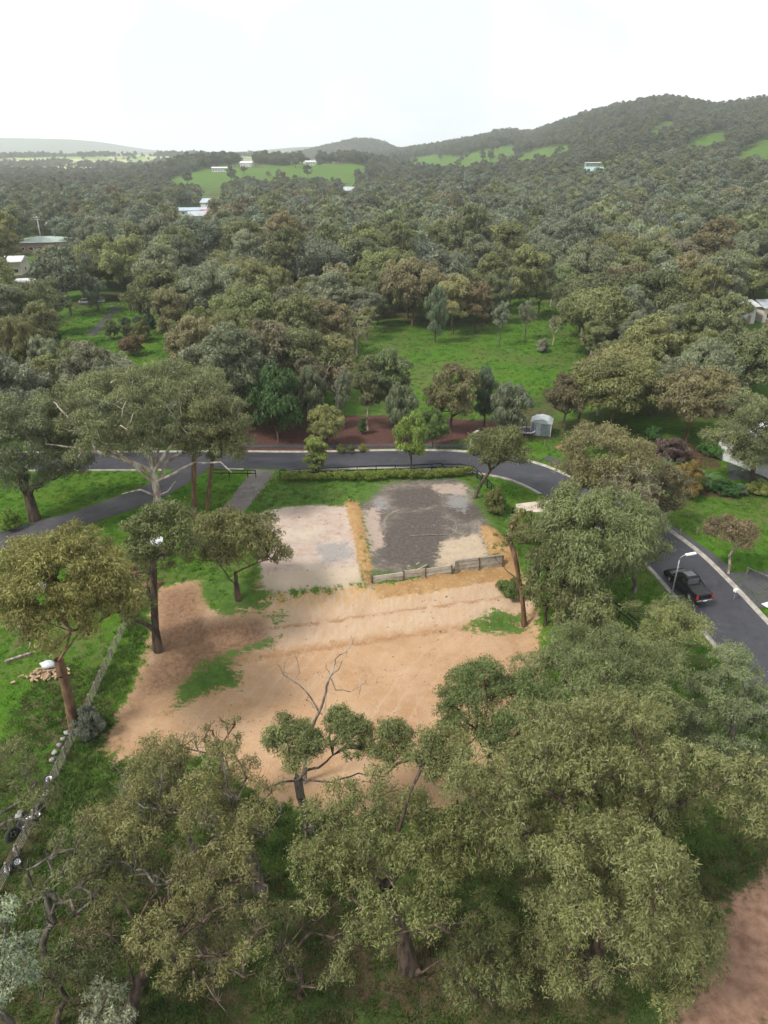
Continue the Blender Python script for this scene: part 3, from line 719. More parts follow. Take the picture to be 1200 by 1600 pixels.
def leaf_cloud(rg, C, R, L, Wd, per_m2, flat=.8, droop=.7, sprig=0, wild=.42, low=-.3, hue=.25, sub=6):
    """leaf blades laid over the domes of the clumps; returns verts, faces, v, h"""
    pos = []; out = []; cid = []
    for i, (c, r) in enumerate(zip(C, R)):
        if sub:
            d = unit(rg.normal(size=(sub, 3))); d[:, 2] = np.abs(d[:, 2]) * .9 - .15; d = unit(d)
            SC_ = c + d * r * np.array([.72, .72, .6 * flat]); SR = r * .46 * rg.uniform(.75, 1.3, sub)
        else: SC_, SR = [c], [r]
        for c1, r1 in zip(SC_, SR):
            n = max(4, int(per_m2 * 2 * math.pi * r1 * r1 * 1.1))
            if sprig: n = max(2, n // sprig)
            d = unit(rg.normal(size=(n * 2, 3))); d = d[d[:, 2] > low + rg.normal(size=len(d)) * .2][:n]
            rad = r1 * (1 - .35 * rg.random(len(d)) ** 2) * (1 + .1 * rg.normal(size=len(d)))
            p = c1 + d * rad[:, None] * np.array([1, 1, flat])
            if sprig:
                p = np.repeat(p, sprig, 0); d = np.repeat(d, sprig, 0)
                j = rg.normal(size=p.shape); p = p + j * L * .6; d = unit(d + .35 * j)
            pos.append(p); out.append(d); cid.append(np.full(len(p), i))
    p = np.concatenate(pos); o = np.concatenate(out); cid = np.concatenate(cid); n = len(p)
    t = np.array([0, 0, -1.0]) - o * (-o[:, 2:3]); t = unit(t * droop + rg.normal(size=p.shape) * wild + o * .25)
    nn = unit(o * .9 + rg.normal(size=p.shape) * wild)
    w = unit(np.cross(nn, t)); s = rg.uniform(.7, 1.3, n)[:, None]
    t = t * L * s; w = w * Wd * .5 * s
    V = np.stack([p - t * .5 - w, p - t * .5 + w, p + t * .5], 1).reshape(-1, 3)
    F = np.arange(3 * n).reshape(-1, 3)
    cv = rg.random(len(C)); ch = rg.random(len(C))
    v = np.clip(.5 * rg.random(n) + .5 * cv[cid], 0, 1); h = np.clip(hue * (rg.random(n) ** 1.5 + ch[cid] * .6 + .5 * np.clip(o[:, 2], 0, 1)), 0, 1)
    return V, F, v, h
class Skel:
    def __init__(s): s.p = []; s.par = []; s.len = []; s.tip = []; s.fix = []
    def add(s, p, par, tip=0.0, fix=0.0):
        s.p.append(np.asarray(p, float)); s.par.append(par); s.tip.append(tip); s.fix.append(fix)
        s.len.append(0 if par < 0 else s.len[par] + np.linalg.norm(s.p[-1] - s.p[par])); return len(s.p) - 1
    def line(s, par, pts, r0=0.0, r1=0.0):
        n = len(pts)
        for i, q in enumerate(pts): par = s.add(q, par, fix=(r0 + (r1 - r0) * i / max(1, n - 1)) if r0 else 0)
        return par
    def reach(s, rg, tgt, step=1.2, bias=.3, jit=.14, tip=.02, sag=.0):
        P = np.array(s.p); ln = np.array(s.len)
        d = np.linalg.norm(P - tgt, axis=1)
        cost = d + bias * ln + np.where(P[:, 2] > tgt[2] + .4, 1.5 * (P[:, 2] - tgt[2]), 0)
        j = int(np.argmin(cost)); a = P[j]; D = tgt - a; L = np.linalg.norm(D); n = max(1, int(L / step)); par = j
        up = np.array([0, 0, L * .16 - sag * L])
        for k in range(1, n + 1):
            t = k / n; q = a + D * t + up * math.sin(math.pi * t) + (rg.normal(size=3) * jit * min(1, L * .4) if k < n else 0)
            par = s.add(q, par)
        s.tip[par] = tip
        return par
    def radii(s, expo=2.3, tip=.018, base=None):
        n = len(s.p); acc = np.zeros(n)
        for i in range(n - 1, -1, -1):
            if acc[i] == 0: acc[i] = max(s.tip[i], tip) ** expo
            else: acc[i] += s.tip[i] ** expo
            if s.par[i] >= 0: acc[s.par[i]] += acc[i]
        r = acc ** (1 / expo)
        if base: r = np.where(r > .5 * r[0], r * base / r[0], r * (.4 + .6 * base / r[0]) if base < r[0] else r)
        for i in range(n):
            if s.fix[i]: r[i] = s.fix[i]
        return r
    def tubes(s, r, sides=6, flare=1.5):
        par = np.array(s.par); P = np.array(s.p); ids = np.where(par >= 0)[0]
        A, B = P[par[ids]], P[ids]; ra = np.minimum(r[par[ids]], r[ids] * 1.25); rb = r[ids]
        ra = np.where(par[ids] == 0, r[0] * flare, ra)
        D = unit(B - A); ref = np.where(np.abs(D[:, 2:3]) > .9, [[1., 0, 0]], [[0, 0, 1.]])
        U = unit(np.cross(D, ref)); Wv = np.cross(D, U); B = B + D * rb[:, None] * .35
        an = np.arange(sides) * 2 * math.pi / sides
        ring = U[:, None] * np.cos(an)[None, :, None] + Wv[:, None] * np.sin(an)[None, :, None]
        V = np.concatenate([A[:, None] + ring * ra[:, None, None], B[:, None] + ring * rb[:, None, None]], 1)
        m = len(ids); k = np.arange(sides); base = (np.arange(m) * 2 * sides)[:, None]
        F = np.stack([base + k, base + (k + 1) % sides, base + sides + (k + 1) % sides, base + sides + k], -1)
        return V.reshape(-1, 3), F.reshape(-1, 4)
def grow(rg, trunk, C, R, tip=.03, base=None, bias=.3, step=1.2, limbs=(), twigs=0, sides=6, jit=.14, bare=0):
    s = Skel(); top = s.add(trunk[0], -1)
    ids = [top]
    for q in trunk[1:]: top = s.add(q, top); ids.append(top)
    for pts, r0, r1, at in limbs: s.line(ids[at], pts, r0, r1)
    f = np.asarray(trunk[-1])
    for i in np.argsort(np.linalg.norm(C - f, axis=1)):
        e = s.reach(rg, C[i] - np.array([0, 0, R[i] * .25]), step, bias, jit, tip)
        for k in range(twigs):
            d = unit(rg.normal(size=3)); d[2] = abs(d[2]) * .8
            s.add(C[i] + d * R[i] * .8, e, tip * .4)
    r = s.radii(tip=tip * .5, base=base)
    return s.tubes(r, sides)
def tree_meshes(name, seed, trunk, C, R, leaf, bark, tip=.03, base=None, bias=.3, step=1.2, limbs=(), twigs=2, sides=6, keep=None, jit=.14):
    """leaf = dict for leaf_cloud; keep = share of clumps that carry leaves"""
    rg = np.random.default_rng(seed)
    WV, WF = grow(rg, trunk, C, R, tip, base, bias, step, limbs, twigs, sides, jit)
    wm = mesh_np(name + '_trunk', WV, WF, BARK[bark], True)
    if keep is not None: k = rg.random(len(C)) < keep; C, R = C[k], R[k]
    V, F, v, h = leaf_cloud(rg, C, R, **leaf)
    lm = mesh_np(name + '_crown', V, F, LEAF, False, None, {'v': ('FACE', v), 'h': ('FACE', h)})
    return wm, lm
TREES = []                                   # (root, px, py of crown)
def place_tree(kind, loc, rz, scale, meshes, col, label=None, group=None, cat='tree'):
    root = empty(kind, loc, rz); root.scale = scale
    t = link('trunk', meshes[0], root); c = link('crown', meshes[1], root)
    c.color = (*col, 1)
    tag(root, label, cat, group)
    return root
# colours of foliage (linear)
OLIVE = (.15, .165, .068); GREY = (.155, .175, .108); BRONZE = (.168, .153, .08); SAGE = (.16, .185, .125); BRIGHT = (.08, .14, .03)
YELLOW = (.165, .17, .07); DEEP = (.042, .076, .027); BLUE = (.135, .158, .108); PALE = (.18, .195, .15); DARKOL = (.108, .128, .058); BROWN = (.148, .138, .09); LIME = (.118, .15, .04)
def LC(c): return tuple(x * k for x, k in zip(c, (1.45, 1.58, 1.42)))

# -------------------------------------------------- shared tree shapes for the middle distance
def bent(rg, h, lean=.25, n=4, x=0.0, y=0.0):
    pts = [np.array([0., 0, -.3])]
    for i in range(1, n + 1):
        t = i / n; pts.append(np.array([x * t + rg.normal() * lean * .4, y * t + rg.normal() * lean * .4, h * t]))
    return pts
MIDLEAF = dict(L=.42, Wd=.18, per_m2=26, flat=.95, droop=.8, wild=.42, low=-.75, sub=7)
PROTO = {}
def proto(key, seed, H, a, b, n, rf, trunk_h, bark, lump=.28, leaf=None, bottom=-.5, keep=None, inner=.45, base=.22, twigs=2, tip=.03, ay=None):
    rg = np.random.default_rng(seed)
    C, R = crown_clumps(rg, (0, 0, H - b), a, ay or a, b, n, rf, lump, bottom, inner)
    PROTO[key] = (tree_meshes(key, seed + 500, bent(rg, trunk_h), C, R, leaf or MIDLEAF, bark, tip, base, keep=keep, twigs=twigs, step=1.3, sides=5), H, a * 1.08)
proto('round_a', 1, 10.5, 4.0, 4.1, 30, .36, 3.4, 'dark', .32, bottom=-.8); proto('round_b', 2, 11, 4.4, 4.2, 36, .33, 3.6, 'grey', .35, bottom=-.75); proto('round_c', 3, 9.5, 3.8, 3.8, 26, .38, 3.0, 'dark', .42, bottom=-.8)
proto('umbrella_a', 4, 11, 5.4, 3.7, 42, .3, 4.0, 'brown', .38, bottom=-.7); proto('umbrella_b', 5, 10.5, 5.2, 3.4, 36, .31, 3.8, 'pale', .45, bottom=-.6)
proto('tall_a', 6, 14, 3.6, 5.4, 38, .36, 5.2, 'pale', .45, bottom=-.75); proto('tall_b', 7, 13.5, 3.4, 5.2, 34, .38, 4.8, 'dark', .45, bottom=-.75)
WEEP = dict(L=.6, Wd=.13, per_m2=30, flat=1.25, droop=1.6, wild=.35, low=-.8)
proto('weep_a', 8, 10, 2.8, 4.6, 28, .4, 2.6, 'dark', .25, WEEP, -.85); proto('weep_b', 9, 9, 2.9, 4.1, 26, .4, 2.2, 'grey', .3, WEEP, -.85)
proto('sparse_a', 10, 8.5, 3.0, 3.1, 30, .26, 3.2, 'grey', .4, dict(L=.4, Wd=.12, per_m2=26, flat=.8, droop=.8), keep=.75, twigs=5); proto('sparse_b', 11, 8, 2.7, 2.9, 26, .27, 2.8, 'pale', .4, dict(L=.4, Wd=.11, per_m2=18, flat=.8, droop=.8), keep=.7, twigs=7)
proto('bush_a', 12, 3.2, 1.9, 1.6, 22, .4, .8, 'dark', .2, dict(L=.24, Wd=.11, per_m2=110, flat=.9, droop=.5), -.8, base=.08); proto('bush_b', 13, 2.6, 1.9, 1.35, 20, .42, .6, 'dark', .3, dict(L=.26, Wd=.11, per_m2=100, flat=.9, droop=.5), -.85, base=.08)
proto('conifer_a', 14, 10, 2.3, 4.9, 44, .36, 4, 'dark', .12, dict(L=.4, Wd=.15, per_m2=60, flat=1.0, droop=.9), -.95)
def col_var(rg, c, k=.13):
    m = 1 + rg.normal() * k; return tuple(float(np.clip(x * m * (1 + rg.normal() * .02), .01, .5)) for x in c)
RG = np.random.default_rng(77)
def crown_fit(base, box, dy=0.0):
    """crown centre and radii from a trunk base and the crown's outline, kept at the base's distance (+dy)"""
    bx = np.array(base); cx, cy = (box[0] + box[2]) / 2, (box[1] + box[3]) / 2
    d = ray(cx, cy); t = (bx[1] + dy) / d[1]; c = np.array([0, 0, CAM_H]) + d * t
    a = (box[2] - box[0]) / 2 * t / FPX; hh = (box[3] - box[1]) / 2 * t / FPX
    q = d / np.linalg.norm(d); sd_ = -q[2]; cd = math.sqrt(1 - sd_ * sd_)
    b = math.sqrt(max(hh * hh - (a * sd_) ** 2, (.45 * a * cd) ** 2)) / cd
    return c, a, b
def mid_tree(name, label, key, base_px, box, col, rz=None, group=None, cat='tree', var=.05):
    """a copy of a shared shape, sized to its own outline"""
    B = G(*base_px); c, a, b = crown_fit(B, box)
    (ms, H, pa) = PROTO[key]; top = c[2] + b - B[2]
    sx = a / pa / 1.06; sz = top / H
    return place_tree(name, B, RG.random() * 6.28 if rz is None else rz, (sx, sx, sz), ms, LC(col_var(RG, col, var)), label, group, cat)
def hero(name, label, seed, base_px, box, col, bark, n=60, rf=.24, leaf=None, trunk=None, limbs=(), dy=0.0, lump=.3, bottom=-.8, keep=None, tip=.03, base=.28, twigs=3,
         fork=.35, inner=.5, extra=(), step=1.0, group=None, bias=.3, ay=None, jit=.14, sides=7, cat='tree', zmin=None):
    """a tree of its own: outline, limbs and leaves"""
    rg = np.random.default_rng(seed); B = G(*base_px); c, a, b = crown_fit(B, box, dy)
    cc = c - B
    C, R = crown_clumps(rg, cc, a * .98, (ay or a) * .98, b * .98, n, rf, lump, bottom, inner)
    for (bx, k, f) in extra:                       # further lobes
        c2, a2, b2 = crown_fit(B, bx, dy + f); C2, R2 = crown_clumps(rg, c2 - B, a2 * .85, a2 * .85, b2 * .85, k, .42, .25, bottom, .4)
        C = np.r_[C, C2]; R = np.r_[R, R2]
    if zmin is not None: C[:, 2] = np.maximum(C[:, 2], zmin)
    fh = max(1.2, cc[2] - b * .75) if fork is None else (cc[2] + b) * fork
    if trunk is None:
        tr = [np.array([0, 0, -.4])]
        for i in range(1, 5): t = i / 4; tr.append(np.array([cc[0] * .45 * t * t + rg.normal() * .08, cc[1] * .45 * t * t + rg.normal() * .08, fh * t]))
    else:
        tr = [np.array([0, 0, -.4])]
        for (qx, qy) in trunk:
            d = ray(qx, qy); t = B[1] / d[1]; tr.append(np.array([0, 0, CAM_H]) + d * t - B)
    lm = []
    for at, pts, r0, r1, dys in limbs:
        L = []
        for (qx, qy), e in zip(pts, dys):
            d = ray(qx, qy); t = (B[1] + e) / d[1]; L.append(np.array([0, 0, CAM_H]) + d * t - B)
        # finer, slightly crooked
        P = [tr[at + 1]] + L; fine = []
        for u, w in zip(P[:-1], P[1:]):
            for k in (1 / 3, 2 / 3, 1.0): fine.append(u + (w - u) * k + rg.normal(size=3) * .05 * (k < 1))
        lm.append((fine, r0, r1, at + 1))
    lf = dict(L=.2, Wd=.06, per_m2=150, flat=.85, low=-.55, sub=8, droop=.8, sprig=7, wild=.48)
    lf.update(leaf or {})
    ms = tree_meshes(name, seed + 1, tr, C, R, lf, bark, tip, base, bias, step, lm, twigs, sides, keep, jit)
    return place_tree(name, B, 0, (1, 1, 1), ms, LC(col), label, group, cat)
NEAR = dict(L=.19, Wd=.06, per_m2=130, sub=6)
# ------------------------------------------------------------------ close trees, each of its own
hero('gum_tree', 'largest leafy gum, its broad grey-green dome filling the near right slope', 101, (925, 1532), (735, 1075, 1190, 1500), (.124, .122, .056), 'dark', n=120, rf=.145, inner=.72, leaf=dict(NEAR, per_m2=83),
     extra=[((770, 1390, 960, 1600), 10, -1), ((960, 1380, 1150, 1580), 10, -1), ((690, 1150, 860, 1330), 9, 0), ((1060, 1130, 1215, 1330), 12, 0), ((800, 1080, 960, 1230), 9, 1)], base=.42, lump=.36, twigs=4, group='close gums')
hero('gum_tree', 'tall olive gum with forked leaning grey trunk in the middle of the near slope', 111, (640, 1512), (450, 1225, 740, 1440), (.105, .106, .044), 'dark', n=54, rf=.17, keep=.85, leaf=dict(NEAR, per_m2=95),
     trunk=[(632, 1470), (612, 1425), (604, 1385)], limbs=[(2, [(560, 1352), (500, 1345), (455, 1335)], .16, .06, [0, -.4, -.6]), (2, [(622, 1300), (640, 1240)], .15, .06, [.4, .8]), (2, [(665, 1330), (730, 1290)], .13, .05, [0, 0])],
     base=.45, lump=.4, inner=.6, bottom=-.2, twigs=4, extra=[((620, 1125, 760, 1250), 11, 2.5), ((690, 1390, 800, 1580), 10, -1.0), ((470, 1290, 590, 1390), 6, 0), ((670, 1230, 810, 1400), 11, .5)], group='close gums')
hero('gum_tree', 'open crooked gum seen against the tan dirt, green tufts on bare branches', 121, (484, 1296), (430, 1120, 640, 1200), (.096, .104, .043), 'grey', n=9, rf=.26, leaf=dict(NEAR, per_m2=170),
     trunk=[(480, 1272), (470, 1245), (466, 1218)], limbs=[(2, [(452, 1190), (448, 1160)], .1, .04, [0, 0]), (2, [(480, 1203), (505, 1194), (520, 1180)], .11, .05, [0, 0, 0]), (2, [(440, 1222), (412, 1236)], .08, .04, [-.3, -.5]), (2, [(520, 1222), (560, 1208), (600, 1214)], .07, .03, [0, .3, .3])],
     base=.3, lump=.3, inner=.65, bottom=.0, twigs=9, ay=2.6, extra=[((412, 1118, 505, 1212), 12, -.5), ((488, 1106, 572, 1180), 10, .6), ((566, 1118, 656, 1215), 11, -.3), ((630, 1150, 725, 1250), 10, 0)], group='close gums', tip=.022)
hero('gum_tree', 'brown-tinged scrubby gum crowding the near left slope above the weeds', 131, (405, 1390), (130, 1155, 450, 1370), (.118, .108, .048), 'grey', n=58, rf=.17, leaf=dict(NEAR, per_m2=80),
     trunk=[(398, 1350), (385, 1315)], limbs=[(1, [(340, 1290), (290, 1270), (225, 1262)], .12, .05, [0, 0, 0]), (1, [(360, 1250), (345, 1180)], .1, .04, [.5, 1])], base=.32, lump=.4, keep=.68, twigs=8, group='close gums', inner=.4)
hero('gum_tree', 'rusty-leaved gum leaning over the grass at the very front', 141, (196, 1592), (195, 1340, 445, 1545), (.112, .101, .046), 'dark', n=38, rf=.18, leaf=dict(NEAR, per_m2=105),
     trunk=[(212, 1550), (232, 1500)], limbs=[(1, [(275, 1465), (330, 1425)], .13, .05, [0, .3]), (1, [(215, 1440), (180, 1400)], .11, .05, [0, .2])], base=.34, lump=.42, keep=.62, twigs=8, group='close gums', extra=[((90, 1400, 230, 1560), 9, .5)], inner=.4)
hero('gum_tree', 'dull olive scrub gum filling the near left edge beside the tyre line', 145, (70, 1500), (20, 1290, 190, 1450), (.09, .092, .042), 'grey', n=26, rf=.22, leaf=dict(NEAR, per_m2=87), base=.2, keep=.55, twigs=7, lump=.4, group='close gums')
hero('gum_tree', 'olive gum overhanging the yard lawn left of the wheel row', 147, (-20, 1360), (-60, 1155, 75, 1320), (.1, .104, .046), 'grey', n=26, rf=.26, leaf=dict(NEAR, per_m2=80), base=.18, keep=.75, twigs=6, lump=.4, group='close gums')
hero('silver_gum', 'pale silvery gum poking in at the bottom edge of the slope', 151, (40, 1690), (-70, 1385, 48, 1600), PALE, 'grey', n=22, rf=.3, leaf=dict(NEAR, L=.16, Wd=.09, per_m2=120), base=.18, group='silver gums', twigs=4)
hero('silver_gum', 'small whitish gum tip beside the dark trunk at the bottom edge', 153, (150, 1700), (112, 1545, 205, 1640), (.17, .168, .13), 'grey', n=9, rf=.42, leaf=dict(NEAR, L=.16, Wd=.09, per_m2=110), base=.1, group='silver gums', twigs=4)
hero('gum_tree', 'dark green gum at the lower corner of the bare lot with dirt showing through', 161, (765, 1235), (672, 1040, 868, 1215), (.075, .093, .036), 'brown', n=36, rf=.25, leaf=dict(NEAR, per_m2=129),
     limbs=[(2, [(745, 1150), (722, 1172)], .08, .03, [0, -.3])], base=.26, lump=.4, inner=.5, bottom=-.2, twigs=4, group='close gums')
hero('gum_tree', 'dense domed gum behind the largest one, right of the lot corner', 171, (925, 1190), (815, 975, 1075, 1150), (.1, .11, .052), 'grey', n=66, rf=.19, inner=.7, leaf=dict(NEAR, per_m2=80), base=.32, lump=.28, bottom=-.35, group='close gums', limbs=[(2, [(880, 1060), (860, 1090)], .1, .04, [0, -.5])])
hero('gum_tree', 'grey-green gum hanging over the street edge below the pickup', 181, (1135, 1215), (1060, 995, 1215, 1230), (.108, .122, .068), 'grey', n=36, rf=.27, leaf=dict(NEAR, per_m2=136), base=.26, lump=.35, bottom=-.5, group='close gums', extra=[((1150, 1100, 1250, 1330), 9, -1)])
hero('gum_tree', 'pale-tipped slender gum between boundary fence and street lamp', 191, (1028, 1062), (955, 935, 1110, 1030), (.13, .135, .06), 'grey', n=22, rf=.28, leaf=dict(NEAR, per_m2=91), base=.13, lump=.45, keep=.85, bottom=-.2, group='close gums')
hero('gum_tree', 'spindly dusty gum at the top corner of the brown scrub, twiggy and thin', 195, (352, 1260), (310, 1108, 385, 1200), (.1, .1, .05), 'brown', n=14, rf=.26, leaf=dict(NEAR, per_m2=105), base=.14, keep=.55, twigs=7, lump=.4, group='close gums')
for i, (lb, bp, bx, c, bk, kp) in enumerate([('thin brown scrub tree between the rusty gum and the weedy bank', (330, 1530), (270, 1390, 420, 1500), (.11, .1, .05), 'grey', .4), ('low twiggy scrub tree beside the weed strip and wheels', (170, 1440), (95, 1290, 250, 1420), (.1, .098, .045), 'grey', .6),
    ('olive scrub tree left of the forked dark trunk', (470, 1560), (400, 1410, 560, 1530), (.1, .1, .046), 'dark', .45), ('dull green scrub tree near the lowest left corner', (90, 1600), (40, 1450, 190, 1580), (.085, .092, .045), 'dark', .6), ('leafy scrub tree under the left side of the largest gum', (740, 1560), (690, 1440, 830, 1570), (.1, .105, .046), 'dark', .8), ('dusty scrub tree below the spindly gum', (300, 1330), (215, 1195, 340, 1300), (.11, .1, .05), 'grey', .7)]):
    hero('scrub_tree', lb, 300 + 7 * i, bp, bx, c, bk, n=20, rf=.3, leaf=dict(NEAR, per_m2=91), base=.13, lump=.4, keep=kp, twigs=8, inner=.3, bottom=-.7, group='scrub on the near slope')
# bare tree against the dirt
def dead_tree():
    B = G(474, 1222); s = Skel(); r0 = s.add((0, 0, -.3), -1)
    def W_(q, e=0.0): d = ray(*q); t = (B[1] + e) / d[1]; return np.array([0, 0, CAM_H]) + d * t - B
    def run(par, pts, ra, rb):
        P = [s.p[par]] + [W_(q) for q in pts]; rg = np.random.default_rng(len(s.p)); k = len(P) - 1; n = 0
        for u, w in zip(P[:-1], P[1:]):
            for f in (.5, 1.0):
                n += 1; par = s.add(u + (w - u) * f + rg.normal(size=3) * .04, par, fix=ra + (rb - ra) * n / (2 * k))
        return par
    a = run(r0, [(478, 1180), (487, 1138), (498, 1112)], .2, .13); b = run(a, [(505, 1098), (511, 1070), (515, 1056)], .12, .08)
    c = run(b, [(522, 1040), (523, 1030), (540, 1018), (550, 1008)], .07, .02); run(b, [(528, 1045), (542, 1020)], .05, .015); run(c, [(552, 1000)], .02, .008); run(b, [(510, 1044), (511, 1036)], .03, .01)
    d = run(a, [(486, 1090), (468, 1072), (445, 1055)], .08, .04); run(d, [(436, 1042), (433, 1030)], .03, .01); run(d, [(447, 1030), (446, 1036)], .02, .01)
    e = run(d, [(449, 1056)], .03, .03); run(s.par[d], [(470, 1050), (466, 1035), (460, 1025)], .035, .012)
    f = run(b, [(525, 1078), (545, 1081), (558, 1074), (570, 1067)], .06, .025); run(f, [(578, 1050)], .02, .008); run(s.par[f], [(560, 1092)], .02, .008)
    run(a, [(510, 1122), (523, 1124)], .04, .015); run(a, [(490, 1105), (486, 1098)], .04, .02); run(b, [(508, 1105), (514, 1112)], .02, .01)
    rg = np.random.default_rng(5)
    for i in range(12, len(s.p)):
        if s.fix[i] < .05:
            for k in range(2): s.add(s.p[i] + rg.normal(size=3) * .35 + np.array([0, 0, .2]), i, fix=.008)
    V, F = s.tubes(np.array([(x or .2) * .85 for x in s.fix]), 7)
    root = empty('dead_tree', B); o = link('trunk', mesh_np('dead_trunk', V, F, BARK['dead'], True), root)
    tag(root, 'bare dead tree with grey leafless branches standing against the tan dirt', 'tree')
dead_tree()

# ------------------------------------------------------------------ trees round the lot and the streets
MD = dict(L=.26, Wd=.1, per_m2=56, sprig=5, sub=6)
hero('gum_tree', 'great spreading gum with pale bare limbs beside the side lane', 201, (246, 800), (80, 556, 385, 722), (.108, .112, .058), 'limb', n=96, rf=.115, leaf=dict(MD, per_m2=50),
     trunk=[(246, 775), (243, 755), (240, 738)], dy=1.0, bottom=-.5, inner=.6, base=.42, lump=.35, twigs=3, tip=.035, extra=[((40, 600, 140, 705), 8, -1), ((305, 600, 392, 742), 10, 1), ((105, 645, 215, 732), 9, 2.5), ((255, 650, 330, 730), 6, 2.5)],
     limbs=[(2, [(205, 722), (165, 710), (120, 700), (72, 694)], .27, .07, [-1.5, -2.8, -3.6, -4]), (1, [(190, 712), (150, 692), (125, 672), (95, 640), (84, 628)], .21, .05, [-2, -3.5, -4, -4, -4]), (2, [(265, 700), (295, 680), (308, 668), (345, 672)], .22, .06, [-1.5, -3, -4, -4]),
            (2, [(228, 705), (205, 685), (190, 660)], .2, .06, [-1.5, -3, -4]), (2, [(233, 690), (226, 660)], .2, .07, [.5, 1]), (1, [(275, 738), (305, 722), (345, 722), (362, 738)], .17, .05, [-1.5, -3, -4, -4]), (2, [(250, 690), (258, 650)], .18, .06, [1, 1.5]), (0, [(220, 765), (190, 772)], .13, .05, [-1, -1.5]), (0, [(262, 768), (275, 752)], .1, .04, [-.5, -.5])], group='gums by the lanes')
hero('gum_tree', 'grey-green gum on a thick dark trunk at the left edge above the lane', 211, (54, 812), (-40, 592, 135, 785), (.1, .11, .064), 'dark', n=48, rf=.24, leaf=MD, trunk=[(45, 775), (36, 735)], base=.5, limbs=[(1, [(62, 715), (85, 700)], .13, .05, [-.5, -.5]), (1, [(5, 722), (-30, 730)], .12, .05, [0, 0])], group='gums by the lanes', lump=.35)
hero('gum_tree', 'twin-trunked gum right of the great pale-limbed one, beside the gravel track', 221, (304, 810), (275, 602, 388, 742), (.1, .1, .05), 'brown', n=44, rf=.28, leaf=MD, trunk=[(303, 770), (303, 720), (306, 690)], base=.28, limbs=[(2, [(318, 670)], .14, .07, [0])], group='gums by the lanes', bottom=-.6)
hero('gum_tree', 'thin dark-trunked gum just beyond the twin trunks', 225, (323, 795), (318, 640, 380, 735), (.1, .105, .052), 'brown', n=20, rf=.36, leaf=MD, trunk=[(327, 760), (332, 720)], base=.22, group='gums by the lanes')
hero('gum_tree', 'two-stemmed gum by the dirt track with one stem leaning over the fence', 231, (247, 1016), (192, 782, 308, 892), (.085, .092, .04), 'dark', n=34, rf=.28, leaf=MD, trunk=[(243, 985), (241, 940), (240, 890), (238, 860)], base=.34,
     limbs=[(0, [(228, 975), (208, 966), (190, 958), (178, 950)], .22, .07, [-.3, -.6, -.8, -1])], group='gums by the lanes', extra=[((150, 900, 250, 985), 10, -.5), ((205, 845, 275, 930), 6, .5)], bottom=-.6)
hero('gum_tree', 'yellow-olive gum with rough brown trunk inside the fenced yard', 241, (118, 1142), (-10, 820, 208, 1030), (.135, .122, .045), 'brown', n=70, rf=.19, leaf=dict(MD, L=.22, Wd=.085, per_m2=70), trunk=[(108, 1095), (98, 1055), (92, 1032)], base=.36,
     limbs=[(2, [(112, 1005), (122, 990)], .08, .05, [-.5, -.8]), (2, [(108, 995), (112, 985), (150, 975)], .1, .04, [0, 0, 0])], group='gums by the lanes', bottom=-.5, lump=.35, extra=[((-30, 850, 105, 1010), 12, 0), ((95, 850, 235, 985), 13, 0), ((30, 815, 160, 900), 9, 1)])
hero('gum_tree', 'neat rounded gum on a forked dark trunk at the edge of the bare lot', 251, (372, 936), (288, 795, 432, 900), (.1, .094, .04), 'dark', n=44, rf=.25, leaf=MD, trunk=[(370, 915), (368, 895)], base=.26, limbs=[(0, [(358, 905), (345, 885)], .1, .05, [0, 0]), (1, [(400, 880), (425, 872)], .08, .03, [0, 0])], group='gums by the lanes', bottom=-.25, extra=[((402, 838, 460, 898), 7, 0)], lump=.35)
hero('gum_tree', 'russet-tipped gum at the road bend, foliage hiding the kerb', 261, (945, 840), (865, 662, 1012, 790), (.122, .106, .056), 'grey', n=44, rf=.26, leaf=MD, base=.25, group='gums by the lanes', bottom=-.8, lump=.4, extra=[((862, 738, 910, 800), 6, 0)])
hero('gum_tree', 'wispy pale-grey half-bare gum behind the weeping one', 265, (965, 880), (925, 715, 1030, 830), (.14, .125, .085), 'dead', n=26, rf=.28, leaf=dict(MD, per_m2=22), base=.2, group='gums by the lanes', twigs=8, keep=.8)
hero('gum_tree', 'weeping grey-green gum over the boundary fence by the street', 271, (898, 968), (838, 768, 1025, 915), (.105, .115, .055), 'dark', n=50, rf=.25, leaf=dict(MD, droop=1.2, L=.36, flat=1.0), base=.26, group='gums by the lanes', bottom=-.85, lump=.35, extra=[((860, 880, 930, 975), 7, 0)])
hero('gum_tree', 'slim drooping gum beside the bare trunk at the lot edge', 275, (852, 978), (818, 848, 892, 960), (.1, .105, .048), 'dark', n=26, rf=.34, leaf=dict(MD, droop=1.2, L=.36, flat=1.0), base=.16, group='gums by the lanes', bottom=-.7)
hero('gum_tree', 'feathery grey-green gum between the weeping gum and the street', 277, (990, 925), (935, 785, 1045, 900), (.11, .118, .062), 'grey', n=34, rf=.26, leaf=dict(MD, droop=1.1, L=.32, flat=1.0), base=.2, group='gums by the lanes', keep=.8, twigs=5)
hero('gum_tree', 'loose olive gum straddling the boundary fence below the weeping gum', 278, (912, 1020), (860, 895, 965, 1010), (.105, .11, .052), 'dark', n=30, rf=.28, leaf=dict(MD, droop=1.1, L=.32, flat=1.0), base=.18, group='gums by the lanes', keep=.8, twigs=5)
hero('gum_tree', 'thin leaning gum inside the fence above the clay bank', 279, (868, 905), (815, 775, 880, 870), (.1, .11, .05), 'brown', n=20, rf=.3, leaf=dict(MD, per_m2=34), base=.16, group='gums by the lanes', keep=.6, twigs=7)
